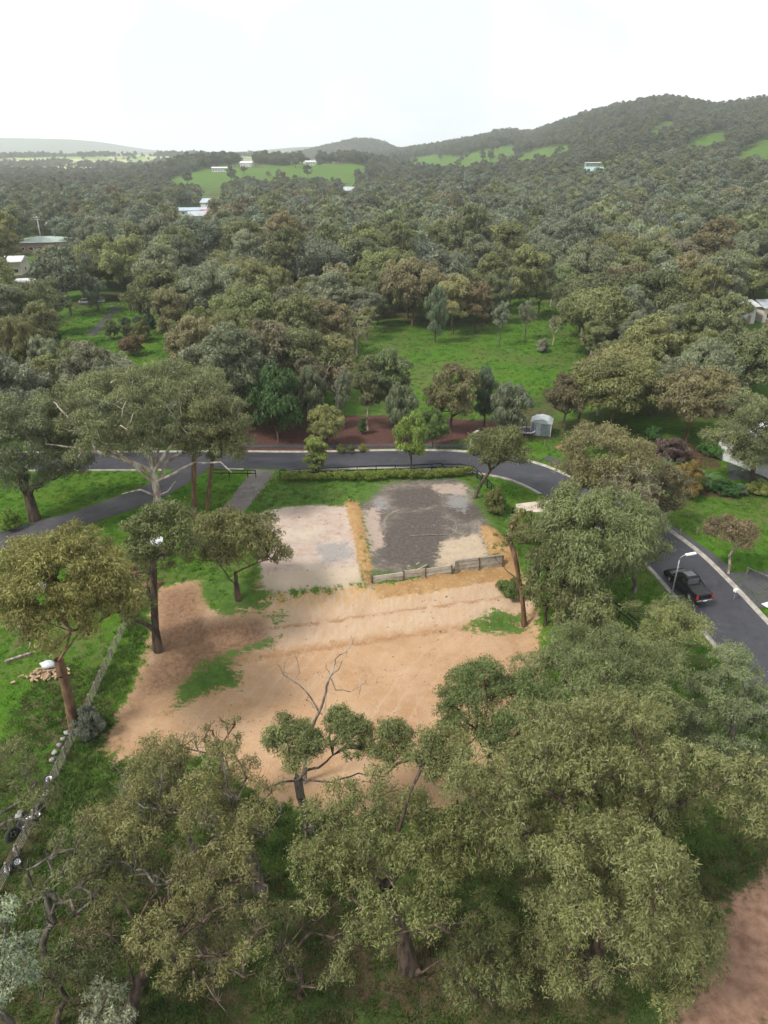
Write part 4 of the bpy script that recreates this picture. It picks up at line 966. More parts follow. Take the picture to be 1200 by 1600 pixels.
hero('gum_tree', 'brown-leaved gum on the far kerb between street and lawn', 281, (1036, 828), (1008, 722, 1078, 812), (.09, .075, .045), 'pale', n=34, rf=.33, leaf=MD, base=.18, group='gums by the lanes', bottom=-.75)
hero('gum_tree', 'nearly bare dark trunk with a few sprigs at the clay bank', 285, (820, 978), (775, 795, 830, 860), (.1, .11, .045), 'brown', n=13, rf=.3, leaf=dict(MD, per_m2=22), base=.22, trunk=[(817, 945), (811, 905), (806, 875)], limbs=[(1, [(790, 890), (773, 870)], .06, .02, [0, 0]), (0, [(802, 912), (800, 905)], .06, .03, [0, 0])], keep=.7, group='gums by the lanes', twigs=6)
hero('gum_tree', 'leaning umbrella-shaped gum at the corner of the boundary fence', 291, (740, 778), (733, 672, 826, 748), (.09, .092, .04), 'dark', n=36, rf=.29, leaf=MD, base=.2, group='gums by the lanes', bottom=-.3, trunk=[(747, 765), (757, 748), (766, 735)])
hero('gum_tree', 'small rusty-brown tree with mottled trunk on the roadside lawn', 295, (1138, 896), (1100, 808, 1180, 858), (.115, .085, .055), 'pale', n=30, rf=.3, leaf=dict(MD, per_m2=44), base=.13, group='gums by the lanes', bottom=-.2, extra=[((1150, 822, 1192, 858), 6, 0)])
hero('gum_tree', 'olive gum with stout trunk beside the dark parking court', 301, (1174, 762), (1118, 614, 1240, 735), (.11, .115, .06), 'dark', n=46, rf=.26, leaf=MD, base=.3, group='gums by the lanes', bottom=-.8, lump=.35)
for a in [('young_tree', 'small bright green sapling on the near verge of the far street', 'conifer_a', (495, 740), (474, 678, 518, 738), LIME), ('young_tree', 'yellow-green young tree on the mulch bank behind the sapling', 'round_c', (512, 698), (480, 634, 541, 702), YELLOW),
          ('young_tree', 'bright green street tree beside the hedge', 'round_c', (642, 735), (617, 648, 673, 732), LIME), ('young_tree', 'dark leafy young tree just behind the bright street tree', 'round_a', (676, 702), (655, 642, 700, 705), (.07, .1, .03)),
          ('dense_tree', 'dense dark green rounded tree beside the street', 'bush_a', (434, 692), (390, 582, 476, 692), DEEP),
          ('gum_tree', 'broad bronze-topped gum above the purple garden bed', 'umbrella_a', (1072, 690), (1018, 584, 1152, 690), (.125, .105, .058)), ('gum_tree', 'wide olive gum clump right of the shed', 'umbrella_a', (955, 670), (885, 568, 1032, 672), (.105, .1, .042)),
          ('gum_tree', 'brown-bronze gum beside the shed at the meadow edge', 'round_b', (880, 672), (832, 590, 905, 680), (.09, .075, .045)),
          ('grey_tree', 'rounded grey-green tree touching the trampoline', 'weep_b', (800, 684), (768, 604, 837, 684), (.085, .095, .065)), ('gum_tree', 'golden-brown gum in the middle of the tree row under the meadow', 'round_a', (705, 675), (668, 574, 745, 690), (.11, .098, .05)),
          ('grey_tree', 'dark slender drooping tree in the row under the meadow', 'weep_a', (756, 668), (735, 576, 775, 675), (.06, .08, .052)), ('grey_tree', 'bushy grey tree at the street side of the mulch bank', 'weep_b', (630, 690), (602, 605, 655, 690), (.09, .1, .06)),
          ('gum_tree', 'smooth grey-limbed gum left of the row under the meadow', 'tall_b', (612, 668), (575, 545, 640, 650), (.09, .1, .055)), ('gum_tree', 'tan-topped gum on two thin stems at the mulch bank', 'tall_a', (575, 672), (550, 558, 602, 645), (.1, .1, .055)),
          ('grey_tree', 'pale silver-grey tree above the mulch bank', 'sparse_a', (538, 670), (515, 575, 556, 665), (.13, .14, .105)), ('grey_tree', 'dull grey-green tree right of the dense dark one', 'weep_a', (488, 672), (465, 575, 512, 672), (.085, .095, .062)),
          ('gum_tree', 'white-limbed tall gum towering right of the parking court', 'tall_a', (1112, 600), (1075, 462, 1160, 570), (.105, .112, .058)), ('gum_tree', 'yellowish domed gum beside the white-limbed one', 'round_b', (1165, 612), (1128, 535, 1215, 612), (.1, .11, .045)),
          ('gum_tree', 'tall pale-trunked gum standing alone in the upper meadow', 'tall_a', (878, 500), (858, 415, 912, 475), (.115, .125, .065)), ('gum_tree', 'bushy blue-grey gum on the meadow mound', 'weep_a', (680, 535), (662, 450, 700, 525), (.095, .115, .075)),
          ('gum_tree', 'bronze gum on the mound in the meadow', 'tall_b', (707, 523), (683, 430, 735, 500), BRONZE), ('gum_tree', 'second bronze gum on the meadow mound, right of the first', 'tall_b', (742, 521), (722, 440, 768, 498), (.13, .098, .055)),
          ('grey_tree', 'thin silver tree in the middle of the meadow', 'sparse_a', (780, 541), (768, 468, 804, 530), (.14, .15, .115)), ('grey_tree', 'second thin silver tree on the meadow', 'sparse_a', (820, 530), (806, 468, 840, 518), (.12, .12, .095)),
          ('grey_tree', 'leafless-looking purple-grey tree at the meadow edge', 'sparse_b', (864, 540), (850, 488, 880, 538), (.12, .105, .09)), ('gum_tree', 'sparse dark-limbed tree at the right meadow edge', 'sparse_a', (905, 520), (885, 450, 935, 515), (.1, .115, .055)),
          ('grey_tree', 'low silver bush on the meadow slope', 'bush_b', (848, 550), (838, 533, 860, 550), (.17, .17, .14)),
          ('gum_tree', 'dark-trunked gum standing at the far end of the long grass strip', 'sparse_a', (276, 530), (248, 458, 292, 525), (.11, .125, .075)), ('gum_tree', 'dark-stemmed gum beside the parked black car', 'round_b', (82, 522), (48, 440, 122, 510), (.09, .1, .055)),
          ('gum_tree', 'gum in front of the white roofs at the left', 'tall_b', (100, 470), (62, 385, 140, 465), (.1, .1, .06)), ('gum_tree', 'stout gum shading the parked vehicles', 'umbrella_b', (150, 470), (120, 402, 195, 460), (.1, .1, .045))]:
    mid_tree(*a, group='trees along the street and meadow')
# round shrubs on the long grass strip, garden plants
for lb, key, bp, bx, c in [('large round dark shrub beside the straight driveway', 'bush_a', (179, 530), (165, 501, 194, 531), (.07, .085, .035)), ('small grey dome shrub, the nearest to the driveway of three in line', 'bush_a', (198, 513), (189, 496, 208, 514), (.06, .075, .045)),
                           ('small grey dome shrub, the middle of three in line', 'bush_a', (217, 513), (208, 496, 226, 514), (.06, .078, .05)), ('grey dome shrub, the farthest from the driveway of three in line', 'bush_b', (235, 513), (225, 495, 246, 514), (.058, .075, .05)),
                           ('yellow-olive dome shrub on the grass strip', 'bush_b', (224, 533), (208, 507, 240, 533), (.11, .1, .035)), ('brown rounded shrub nearest the great gum on the grass strip', 'bush_a', (207, 555), (186, 524, 227, 556), (.09, .06, .035)),
                           ('olive shrub tucked between the brown and dark shrubs', 'bush_b', (202, 528), (192, 510, 212, 528), (.08, .08, .035)), ('yellow-green flowering shrub on the lawn left of the lane', 'bush_b', (16, 826), (-2, 800, 36, 826), (.12, .17, .03)),
                           ('dark green rounded shrub in the garden beyond the street', 'bush_a', (1020, 692), (1005, 668, 1032, 694), (.03, .075, .02)), ('orange-brown spiky shrub beside the street garden', 'bush_b', (1070, 772), (1045, 728, 1105, 774), (.14, .1, .035)),
                           ('purple-brown leafless garden shrub under the broad bronze gum', 'bush_b', (1045, 722), (1015, 690, 1080, 722), (.085, .055, .055)), ('low dark green bed plant by the parking court', 'bush_b', (1130, 772), (1105, 752, 1150, 773), (.035, .085, .022)),
                           ('grey-blue rounded bed plant right of the palm', 'bush_a', (1155, 773), (1145, 757, 1168, 774), (.09, .12, .085)), ('yellowish tussock at the end of the garden bed', 'bush_b', (1185, 772), (1168, 752, 1205, 773), (.15, .16, .05)),
                           ('leafy green shrub behind the garden palm', 'bush_b', (1110, 712), (1090, 690, 1130, 712), (.05, .11, .025)), ('grey twiggy shrub at the foot of the yard gum', 'bush_b', (142, 1150), (118, 1108, 170, 1150), (.1, .105, .09)),
                           ('orange-brown bush in front of the trampoline', 'bush_b', (790, 690), (770, 671, 806, 692), (.16, .085, .035)), ('small green tuft shrub on the mulch, left of three', 'bush_b', (533, 708), (526, 696, 541, 708), (.12, .12, .04)), ('small green tuft shrub on the mulch, middle of three', 'bush_b', (549, 708), (543, 697, 556, 708), (.08, .1, .04)), ('small yellow tuft shrub on the mulch, right of three', 'bush_b', (567, 705), (560, 695, 575, 706), (.15, .14, .045)),
                           ('slim dark green cypress-like shrub on the mulch bank', 'conifer_a', (567, 678), (559, 650, 575, 678), (.05, .09, .035)), ('dark bushy undergrowth shrub at the clay bank', 'bush_b', (800, 930), (778, 905, 822, 935), (.07, .1, .03)), ('brown-green shrub inside the fence corner', 'bush_b', (772, 800), (750, 768, 790, 800), (.1, .1, .035)), ('yellow-green shrub along the fence above the clay bank', 'bush_a', (815, 850), (795, 800, 835, 850), (.1, .12, .035))]:
    mid_tree('shrub', lb, key, bp, bx, c, group='garden and paddock shrubs', cat='shrub')
# ------------------------------------------------------------------ things of the place
M = {'black': simple_mat('black_steel', (.014, .014, .016), .45, .2, 3, .2), 'white': simple_mat('white_paint', (.75, .75, .74), .5, .05, 2), 'galv': simple_mat('galvanised_steel', (.42, .44, .46), .4, .12, 3, .6),
     'timber': simple_mat('weathered_timber', (.23, .2, .17), .85, .25, 6), 'conc': simple_mat('grey_concrete_sleeper', (.45, .42, .38), .85, .2, 2, bump=.4, col2=(.34, .27, .19)), 'steel': simple_mat('rusty_steel_post', (.16, .12, .09), .7, .3, 5, .3),
     'roof_gr': simple_mat('green_metal_roof', (.28, .36, .31), .5, .1, .6), 'roof_w': simple_mat('white_metal_roof', (.55, .55, .55), .45, .06, .4), 'roof_g': simple_mat('grey_metal_roof', (.36, .39, .42), .45, .1, .5), 'roof_t': simple_mat('teal_metal_roof', (.2, .33, .3), .45, .08, .6),
     'roof_r': simple_mat('red_tile_roof', (.36, .1, .07), .7, .2, 2), 'roof_b': simple_mat('blue_grey_roof', (.3, .36, .44), .45, .1, .5), 'cream': simple_mat('cream_wall', (.62, .57, .47), .8, .06, 1), 'wallw': simple_mat('white_wall', (.5, .5, .48), .8, .06, 1), 'brick': simple_mat('brown_brick_wall', (.3, .2, .15), .85, .2, 6), 'wallg': simple_mat('grey_wall', (.3, .3, .3), .8, .1, 1),
     'glass': simple_mat('window_glass', (.03, .035, .04), .08, .1, 1, 0, .8), 'tarp': simple_mat('white_tarp', (.5, .52, .55), .5, .12, 5), 'darkred': simple_mat('rusty_red_scrap', (.22, .055, .04), .6, .3, 5), 'tyre': simple_mat('tyre_rubber', (.018, .018, .02), .8, .2, 8), 'rim': simple_mat('alloy_rim', (.62, .63, .65), .3, .1, 6, .7),
     'carpaint': simple_mat('black_car_paint', (.006, .007, .009), .16, .2, 1, 0, .45), 'cover': simple_mat('tray_cover', (.02, .02, .022), .6, .15, 3), 'red': simple_mat('red_lamp', (.5, .02, .015), .25, .1, 4), 'plate': simple_mat('number_plate', (.7, .7, .68), .5, .03, 4), 'chrome': simple_mat('bright_trim', (.55, .55, .57), .2, .05, 4, .9),
     'shed': simple_mat('shed_sheet', (.2, .235, .25), .5, .12, 2), 'shedroof': simple_mat('shed_roof', (.42, .46, .47), .4, .1, 2), 'pink': simple_mat('trampoline_pad', (.62, .6, .66), .6, .1, 3, col2=(.45, .3, .42)), 'mat': simple_mat('trampoline_mat', (.015, .015, .018), .7), 'wood_end': simple_mat('cut_log', (.45, .32, .2), .85, .3, 7, col2=(.25, .16, .1)), 'lamp': simple_mat('lamp_head', (.7, .72, .72), .35, .05, 3),
     'pole': simple_mat('pole_timber', (.42, .38, .34), .85, .15, 3), 'brown': simple_mat('clay_heap', (.26, .13, .075), .9, .25, 4, bump=.6), 'rock': simple_mat('pale_stone', (.24, .21, .2), .85, .25, 6, bump=.4), 'log': BARK['dead'], 'straw': simple_mat('cut_timber', (.55, .42, .27), .8, .2, 5)}
rt = random.Random(9)
# ---- parked pickup: x forward, left side +y
def pickup(loc, rz):
    r = empty('pickup_truck', loc, rz)
    tag(r, 'black dual-cab pickup with covered tray parked beside the street lamp', 'pickup')
    b = MB(); side = [(-2.68, .5), (-2.68, .98), (-2.6, 1.06), (2.05, 1.08), (2.5, 1.0), (2.7, .82), (2.74, .5), (2.5, .36), (2.2, .36)]
    def arch(cx): return [(cx + .46 * math.cos(a), .38 + .46 * math.sin(a)) for a in np.linspace(0, math.pi, 9)]
    prof = side + arch(1.68) + [(.9, .34), (-.9, .34)] + arch(-1.62) + [(-2.3, .4)]
    b.prism(prof, -.93, .93, 'y'); b.build('body', M['carpaint'], r, False, .03)
    c = MB(); n = len(c.v)
    lo = [(-.82, .88), (1.5, .88)]; base = [(-.86, -.86, 1.06), (1.5, -.86, 1.06), (1.5, .86, 1.06), (-.86, .86, 1.06)]; top = [(-.62, -.72, 1.82), (.62, -.72, 1.84), (.62, .72, 1.84), (-.62, .72, 1.82)]
    c.v += base + top; c.f += [[n, n + 1, n + 5, n + 4], [n + 1, n + 2, n + 6, n + 5], [n + 2, n + 3, n + 7, n + 6], [n + 3, n, n + 4, n + 7], [n + 4, n + 5, n + 6, n + 7]]
    cab = c.build('cabin', M['carpaint'], r, False, .05)
    def quad(name, P, off, parent, mat): m = MB(); P = [Vector(p) for p in P]; nrm = (P[1] - P[0]).cross(P[2] - P[0]).normalized() * off; m.poly([p + nrm for p in P]); return m.build(name, mat, parent)
    L = lambda a, b2, t: tuple(a[i] + (b2[i] - a[i]) * t for i in range(3))
    def face(i, j, u0, u1, v0, v1): A, B2, C2, D = base[i], base[j], top[j], top[i]; f = lambda u, v: L(L(A, B2, u), L(D, C2, u), v); return [f(u0, v0), f(u1, v0), f(u1, v1), f(u0, v1)]
    quad('rear_window', face(3, 0, .1, .9, .18, .88), .012, cab, M['glass']); quad('windscreen', face(1, 2, .06, .94, .08, .94), .012, cab, M['glass'])
    for i, j in ((0, 1), (2, 3)):
        quad('side_window', face(i, j, .08, .42, .12, .86) if i == 0 else face(i, j, .58, .92, .12, .86), .012, cab, M['glass']); quad('side_window', face(i, j, .46, .86, .12, .86) if i == 0 else face(i, j, .14, .54, .12, .86), .012, cab, M['glass'])
    MB().box((-.02, 0, 1.862), (.8, 1.0, .03)).build('roof_panel', M['glass'], cab)
    MB().box((-1.76, 0, 1.085), (1.72, 1.62, .05)).build('tray_cover', M['cover'], r, False, .015)
    for s in (-1, 1):
        MB().bar((-.7, s * .78, 1.5), (-1.5, s * .8, 1.14), .07, .1).build('sports_bar', M['black'], r)
        MB().box((-2.66, s * .82, .86), (.1, .2, .36)).build('tail_light', M['red'], r, False, .02); MB().box((2.62, s * .72, .82), (.16, .34, .18)).build('headlight', M['chrome'], r, False, .03)
        MB().box((.95, s * 1.03, 1.14), (.16, .18, .16)).build('mirror', M['carpaint'], r, False, .03); MB().box((0, s * .97, .42), (2.0, .14, .06)).build('side_step', M['black'], r); MB().bar((-.45, s * .62, 1.88), (.5, s * .62, 1.88), .04).build('roof_rail', M['black'], r)
        for k in (-.05, .75): MB().box((k - .3, s * .937, .98), (.16, .02, .035)).build('handle', M['black'], r)
        for cx in (1.68, -1.62):
            w = MB().ring((cx, s * .84, .38), (0, 1, 0), .27, .115, 20, 8).build('wheel', M['tyre'], r, True)
            h = MB().tube([(cx, s * .8, .38), (cx, s * .92, .38)], .2, 12); h.build('rim', M['rim'], w)
    MB().box((-2.74, 0, .5), (.14, 1.7, .16)).build('rear_bumper', M['chrome'], r, False, .02); MB().box((-2.695, 0, .8), (.03, 1.36, .44)).build('tailgate', M['carpaint'], r, False, .01); MB().box((-2.82, 0, .52), (.02, .38, .12)).build('number_plate', M['plate'], r); MB().box((2.74, 0, .62), (.1, 1.7, .2)).build('front_bumper', M['black'], r, False, .02)
    return r
cx_, cy_ = 30.15, 60.4
i_ = int(np.argmin(np.hypot(RC[:, 0] - cx_, RC[:, 1] - cy_))); Tn = RC[i_ - 1] - RC[i_ + 1]; Tn /= np.linalg.norm(Tn)
pickup((cx_, cy_, tz(cx_, cy_) + .06), math.atan2(Tn[1], Tn[0]))
# ---- street lamps
def lamp(px, py, label, ang, h=5.2):
    B = G(px, py); r = empty('street_lamp', B, ang); tag(r, label, 'street lamp', 'street lamps')
    MB().tube([(0, 0, -.2), (0, 0, h * .5), (.03, 0, h * .92)], [.085, .07, .055], 10).build('pole', M['galv'], r, True)
    MB().tube([(.03, 0, h * .92), (.12, 0, h * .97), (.35, 0, h), (.7, 0, h + .04)], .04, 8).build('arm', M['galv'], r, True)
    hd = MB().box((1.15, 0, h + .07), (1.1, .32, .14), 0, 0, -.06).build('lamp_head', M['lamp'], r, False, .03); MB().box((1.2, 0, h - .02), (.7, .22, .03), 0, 0, -.06).build('diffuser', M['white'], hd)
    MB().box((0, 0, .05), (.3, .3, .1)).build('base_plate', M['galv'], r)
lamp(1047, 941, 'galvanised street lamp on the verge right beside the pickup', .25); lamp(733, 733, 'galvanised street lamp at the far bend above the hedge', .9, 4.9)
# ---- post and rail fences
def fence(name, pts, label, h=1.1, gap=2.5, mat='black', rails=(1.0, .55), post=.11, rail=(.05, .12), group='post and rail fences'):
    P = resample(np.array(pts, float), gap); P = np.vstack([P, pts[-1]]) if np.linalg.norm(P[-1] - np.array(pts[-1])) > .6 else P
    B = (P[0][0], P[0][1], tz(*P[0])); r = empty(name, B); tag(r, label, 'fence', group); T = [np.array([x - B[0], y - B[1], tz(x, y) - B[2]]) for x, y in P]
    for q in T: MB().box((q[0], q[1], q[2] + h / 2 - .15), (post, post, h + .3)).build('post', M[mat], r)
    for z in rails:
        for a, b in zip(T[:-1], T[1:]): MB().bar(a + [0, 0, z * h], b + [0, 0, z * h], *rail).build('rail', M[mat], r)
    return r
back = GP([(438, 747), (560, 741), (640, 739), (690, 736)])
fence('rail_fence', back, 'black rail fence inside the hedge along the street boundary')
fence('rail_fence', GP([(692, 736), (715, 735), (734, 739)]), 'short black rail fence section rounding the hedge end', 1.0)
fence('rail_fence', GP([(738, 741), (760, 762), (788, 797)]), 'black rail fence between the hedge corner and the gateway', 1.25, 1.6, rails=(1.0, .62, .28))
fence('rail_fence', GP([(800, 808), (830, 838), (858, 866), (905, 912), (950, 952), (1005, 998), (1060, 1045)]), 'long black rail fence running from the gateway down towards the street verge', 1.25, 2.2, rails=(1.0, .6))
fence('rail_fence', GP([(330, 745), (400, 746)]), 'black rail fence left of the gravel track entrance', 1.0, 2.4)
fence('rail_fence', GP([(1166, 898), (1200, 912), (1250, 935)]), 'dark timber rail barrier beside the footpath driveway', .9, 3.2, 'timber', (.92,), .14)
fence('wire_fence', GP([(850, 698), (880, 718), (912, 735)]), 'thin wire fence posts on the lawn in front of the shed', .9, 1.8, 'timber', (.95, .5), .07, (.012, .012), 'wire fences')
# yard fence on the left: timber posts, wires, shade cloth
fence('wire_fence', [(-24.1, 60), (-24.0, 55), (-24.3, 41), (-24.7, 30), (-25, 22)], 'grey post and wire fence between the weedy yard and dirt track', 1.15, 1.3, 'timber', (.97, .8, .63, .46, .29, .12), .13, (.02, .025), 'wire fences')
for px, py, lb in ((1062, 838, 'lone dark timber post on the lawn near the brown kerb tree'), (1088, 836, 'lone dark timber post on the lawn nearer the mottled tree')):
    B = G(px, py); o = MB().box((0, 0, .4), (.12, .12, .9)).box((0, 0, .87), (.15, .15, .06)).build('fence_post', M['timber']); o.location = B; tag(o, lb, 'post', 'lawn posts')
# ---- hedge
def hedge(C, w, h, label, col, seed):
    rg = np.random.default_rng(seed); V = []
    base = (C[0][0], C[0][1], tz(*C[0])); pts = resample(np.array(C, float), .3); CC = []; R = []
    for x, y in pts:
        for k in range(2): CC.append((x + rg.normal() * w * .25 - base[0], y + rg.normal() * w * .25 - base[1], tz(x, y) - base[2] + h * rg.uniform(.35, .8))); R.append(rg.uniform(.3, .42) * h)
    V, F, v, hh = leaf_cloud(rg, np.array(CC), np.array(R), L=.2, Wd=.1, per_m2=70, flat=1, droop=.3, wild=.8, low=-.9)
    r = empty('hedge', base); o = link('foliage', mesh_np('hedge_leaves', V, F, LEAF, False, None, {'v': ('FACE', v), 'h': ('FACE', hh)}), r); o.color = (*col, 1)
    s = MB()
    for x, y in pts[::5]: s.tube([(x - base[0], y - base[1], tz(x, y) - base[2] - .1), (x - base[0], y - base[1], tz(x, y) - base[2] + h * .6)], .03, 5)
    s.build('stem', BARK['dark'], r); return tag(r, label, 'hedge')
hedge(GP([(444, 752), (560, 751), (640, 748), (738, 742)]), 1.0, 1.2, 'yellow-green clipped hedge along the back boundary of the block', (.16, .2, .035), 3)
# ---- retaining wall
def retaining_wall():
    xs = [-1.2, 2.0, 4.25, 7.0, 7.45, 9.9, 12.4]; yw = lambda x: 61.5 + .24 * (x + 1); top = lambda x: .02 if x < 7.2 else .42
    r = empty('retaining_wall', (-1.2, yw(-1.2), 0)); tag(r, 'low retaining wall of grey concrete sleepers and steel posts below the muddy pad', 'wall')
    for i, x in enumerate(xs): MB().box((x + 1.2, yw(x) - yw(-1.2) - .05, top(x) - 1.0), (.12 if i != 4 else .3, .18, 2.05), .235, rt.uniform(-.1, .03), rt.uniform(-.04, .04)).build('steel_post', M['steel'] if i != 4 else M['timber'], r, False, .01)
    for (a, b), tl in zip(((-1.2, 2.0), (2.0, 4.25), (4.25, 7.0), (7.45, 9.9), (9.9, 12.4)), (-.12, .05, .0, .3, .34)):
        for k in range(4):
            L = math.hypot(b - a, .24 * (b - a)) - .14; xm = (a + b) / 2
            MB().box((xm + 1.2, yw(xm) - yw(-1.2) + .015 * k + rt.uniform(-.015, .015), tl - .22 - .42 * k), (L, .1, .405), .235 + rt.uniform(-.015, .015), rt.uniform(-.1, .04), rt.uniform(-.02, .02)).build('sleeper', M['conc'], r, False, .012)
    for xa in (7.45, 9.9): MB().box((xa + 2.4, yw(xa + 1.2) - yw(-1.2), .46), (2.4, .2, .07), .235).build('capping', M['timber'], r)
retaining_wall()
def lying(name, lb, a_px, b_px, w, h, mat, cat, group=None, lift=.06):
    a, b = G(*a_px), G(*b_px); o = MB().bar((0, 0, lift), b - a + [0, 0, lift], w, h).build(name, M[mat] if isinstance(mat, str) else mat, None, False, .006); o.location = a; return tag(o, lb, cat, group)
for i, (a, b, lb) in enumerate([((612, 902), (640, 884), 'grey plank lying behind the wall, farthest left'), ((624, 903), (655, 880), 'grey plank lying behind the wall, long middle one'), ((640, 898), (668, 884), 'grey plank crossing the others behind the wall'), ((636, 888), (664, 900), 'thin grey batten lying under the crossing plank'), ((640, 838), (700, 836), 'long pale batten lying across the mud')]):
    lying('plank', lb, a, b, .2 if i < 4 else .08, .05, 'timber', 'plank', 'planks behind the wall', .05 + .05 * (i % 3))
# ---- shed and trampoline
def shed():
    B = G(845, 677); r = empty('garden_shed', B, -.28); tag(r, 'small grey metal garden shed with pale low roof beside the trampoline', 'shed')
    MB().box((0, 0, 1.0), (2.9, 2.4, 2.0)).build('wall', M['shed'], r)
    rf = MB(); P = [(1.6, 1.96), (1.6, 2.03), (1.0, 2.42), (0, 2.62), (-1.0, 2.42), (-1.6, 2.03), (-1.6, 1.96)]
    rf.prism(P, -1.32, 1.32, 'y'); ro = rf.build('roof', M['shedroof'], r)
    for x in np.linspace(-1.35, 1.35, 10): MB().box((x, -1.215, .98), (.05, .03, 1.9)).build('sheet_rib', M['shed'], r)
    for x in (-.36, .36): d = MB().box((x, -1.24, .93), (.68, .04, 1.8)).build('door', M['shedroof'] if x < 0 else M['shed'], r); MB().box((x * .3, -1.28, .95), (.04, .04, .2)).build('handle', M['black'], d)
    for x in (-1.45, 1.45): MB().box((x, -1.21, 1.0), (.08, .06, 2.0)).build('corner_trim', M['white'], r)
shed()
def trampoline():
    B = G(822, 679); r = empty('trampoline', B); tag(r, 'round trampoline with pale padded rim and net poles beside the shed', 'trampoline')
    MB().ring((0, 0, .7), (0, 0, 1), 1.25, .13, 24, 6).build('padded_rim', M['pink'], r, True)
    MB().prism([(1.2 * math.cos(a), 1.2 * math.sin(a)) for a in np.linspace(0, 2 * math.pi, 24, endpoint=False)], .68, .7, 'z').build('jumping_mat', M['mat'], r)
    for k in range(6):
        a = k * math.pi / 3 + .3; x, y = 1.3 * math.cos(a), 1.3 * math.sin(a)
        MB().tube([(x, y, 0), (x, y, .7)], .035, 6).build('leg', M['galv'], r); MB().tube([(x * 1.02, y * 1.02, .6), (x * 1.06, y * 1.06, 2.2)], .045, 6).build('net_pole', M['pink'] if k % 2 else M['black'], r)
trampoline()
def heap(name, lb, px, py, rx, ry, h, mat, seed, cat):
    B = G(px, py); rg = np.random.default_rng(seed); m = MB(); n, k = 14, 5; V = []
    for i in range(k + 1):
        t = i / k
        for j in range(n): a = 2 * math.pi * j / n; f = (1 - t) * (1 + .2 * rg.normal() * (i < k)); V.append((rx * f * math.cos(a), ry * f * math.sin(a), h * (t ** .8) * (1 + .15 * rg.normal()) - .03))
    F = [[i * n + j, i * n + (j + 1) % n, (i + 1) * n + (j + 1) % n, (i + 1) * n + j] for i in range(k) for j in range(n)]
    o = link(name, mesh_np(name, V, np.array(F), M[mat], True)); o.location = B; return tag(o, lb, cat)
heap('mulch_heap', 'small reddish heap of mulch on the lawn by the shed', 880, 700, 1.6, 1.0, .5, 'brown', 4, 'heap'); heap('clay_heap', 'orange clay heap among the yard clutter beside the two-stemmed gum', 233, 915, 1.6, 1.0, .7, 'brown', 5, 'heap')
# ---- letterbox, white sheet on the drive
B = G(1146, 938); r = empty('letterbox', B, .3); tag(r, 'white letterbox on a thin post at the driveway crossing', 'letterbox'); MB().box((0, 0, .5), (.06, .06, 1.1)).build('post', M['timber'], r); bx_ = MB().box((0, 0, 1.15), (.42, .3, .26)).build('box', M['white'], r, False, .02); MB().box((0, -.155, 1.2), (.26, .02, .04)).build('slot', M['black'], bx_)
B = G(1200, 946); o = MB().box((0, 0, .12), (1.1, .7, .03), .4).build('board', M['white'], None, False, .01); o.location = B; tag(o, 'flat white board lying on the driveway crossing', 'board')
# ---- yard clutter at the left
def logpile():
    B = G(72, 1056); r = empty('firewood_pile', B, .15); tag(r, 'heap of split firewood below a white tarp bundle in the yard', 'firewood')
    me = None; rr = random.Random(5)
    for i in range(70):
        if me is None or i < 4: o = MB().tube([(-.22, 0, 0), (.22, 0, 0)], [.085, .1], 6).build('log', M['wood_end'], r); me = o.data
        else: o = link('log', me, r)
        q = rr.gauss(0, .5); o.location = (rr.gauss(0, .8), q * .9, max(.08, .5 - abs(q) * .5) * rr.random() + .06); o.rotation_euler = (0, rr.uniform(-.4, .4), rr.uniform(0, 6.28)); s = rr.uniform(.7, 1.3); o.scale = (s, s, s)
logpile()
def blob(name, lb, px, py, sx, sy, sz, mat, seed, cat, group=None, lift=0.0):
    rg = np.random.default_rng(seed); n, k = 12, 7; V = []; B = G(px, py)
    for i in range(k):
        ph = math.pi * i / (k - 1)
        for j in range(n): a = 2 * math.pi * j / n; f = 1 + .16 * rg.normal(); V.append((sx * math.sin(ph) * math.cos(a) * f, sy * math.sin(ph) * math.sin(a) * f, sz * (.85 - .95 * math.cos(ph)) * (1 + .1 * rg.normal()) + lift))
    F = [[i * n + j, i * n + (j + 1) % n, (i + 1) * n + (j + 1) % n, (i + 1) * n + j] for i in range(k - 1) for j in range(n)]
    o = link(name, mesh_np(name, V, np.array(F), M[mat], True)); o.location = B; return tag(o, lb, cat, group)
blob('tarp_bundle', 'white tarp bundle sitting on the firewood heap', 77, 1046, .65, .45, .34, 'tarp', 1, 'tarp', 'white tarp bundles', .25); blob('tarp_bundle', 'white tarp bundle under the yellow-olive gum', 99, 958, .6, .5, .4, 'tarp', 2, 'tarp', 'white tarp bundles'); blob('tarp_bundle', 'bluish white tarp bundle left of the yellow-olive gum crown', 62, 922, .8, .6, .4, 'tarp', 3, 'tarp', 'white tarp bundles')
blob('tarp_bundle', 'crumpled white sheet on the ground by the wrapped post', 160, 898, .9, .5, .25, 'tarp', 7, 'tarp', 'white tarp bundles')
lying('fallen_log', 'pale fallen log lying in the yard left of the firewood', (8, 1036), (50, 1022), .26, .24, M['log'], 'log', None, .12)
for i, (a, b, lb) in enumerate([((30, 960), (44, 972), 'cut yellow timber length in the yard, upper of three'), ((28, 968), (42, 980), 'cut yellow timber length in the yard, middle of three'), ((28, 978), (46, 986), 'cut yellow timber length in the yard, lowest of three')]): lying('timber_length', lb, a, b, .22, .16, 'straw', 'timber', 'yard timber', .1)
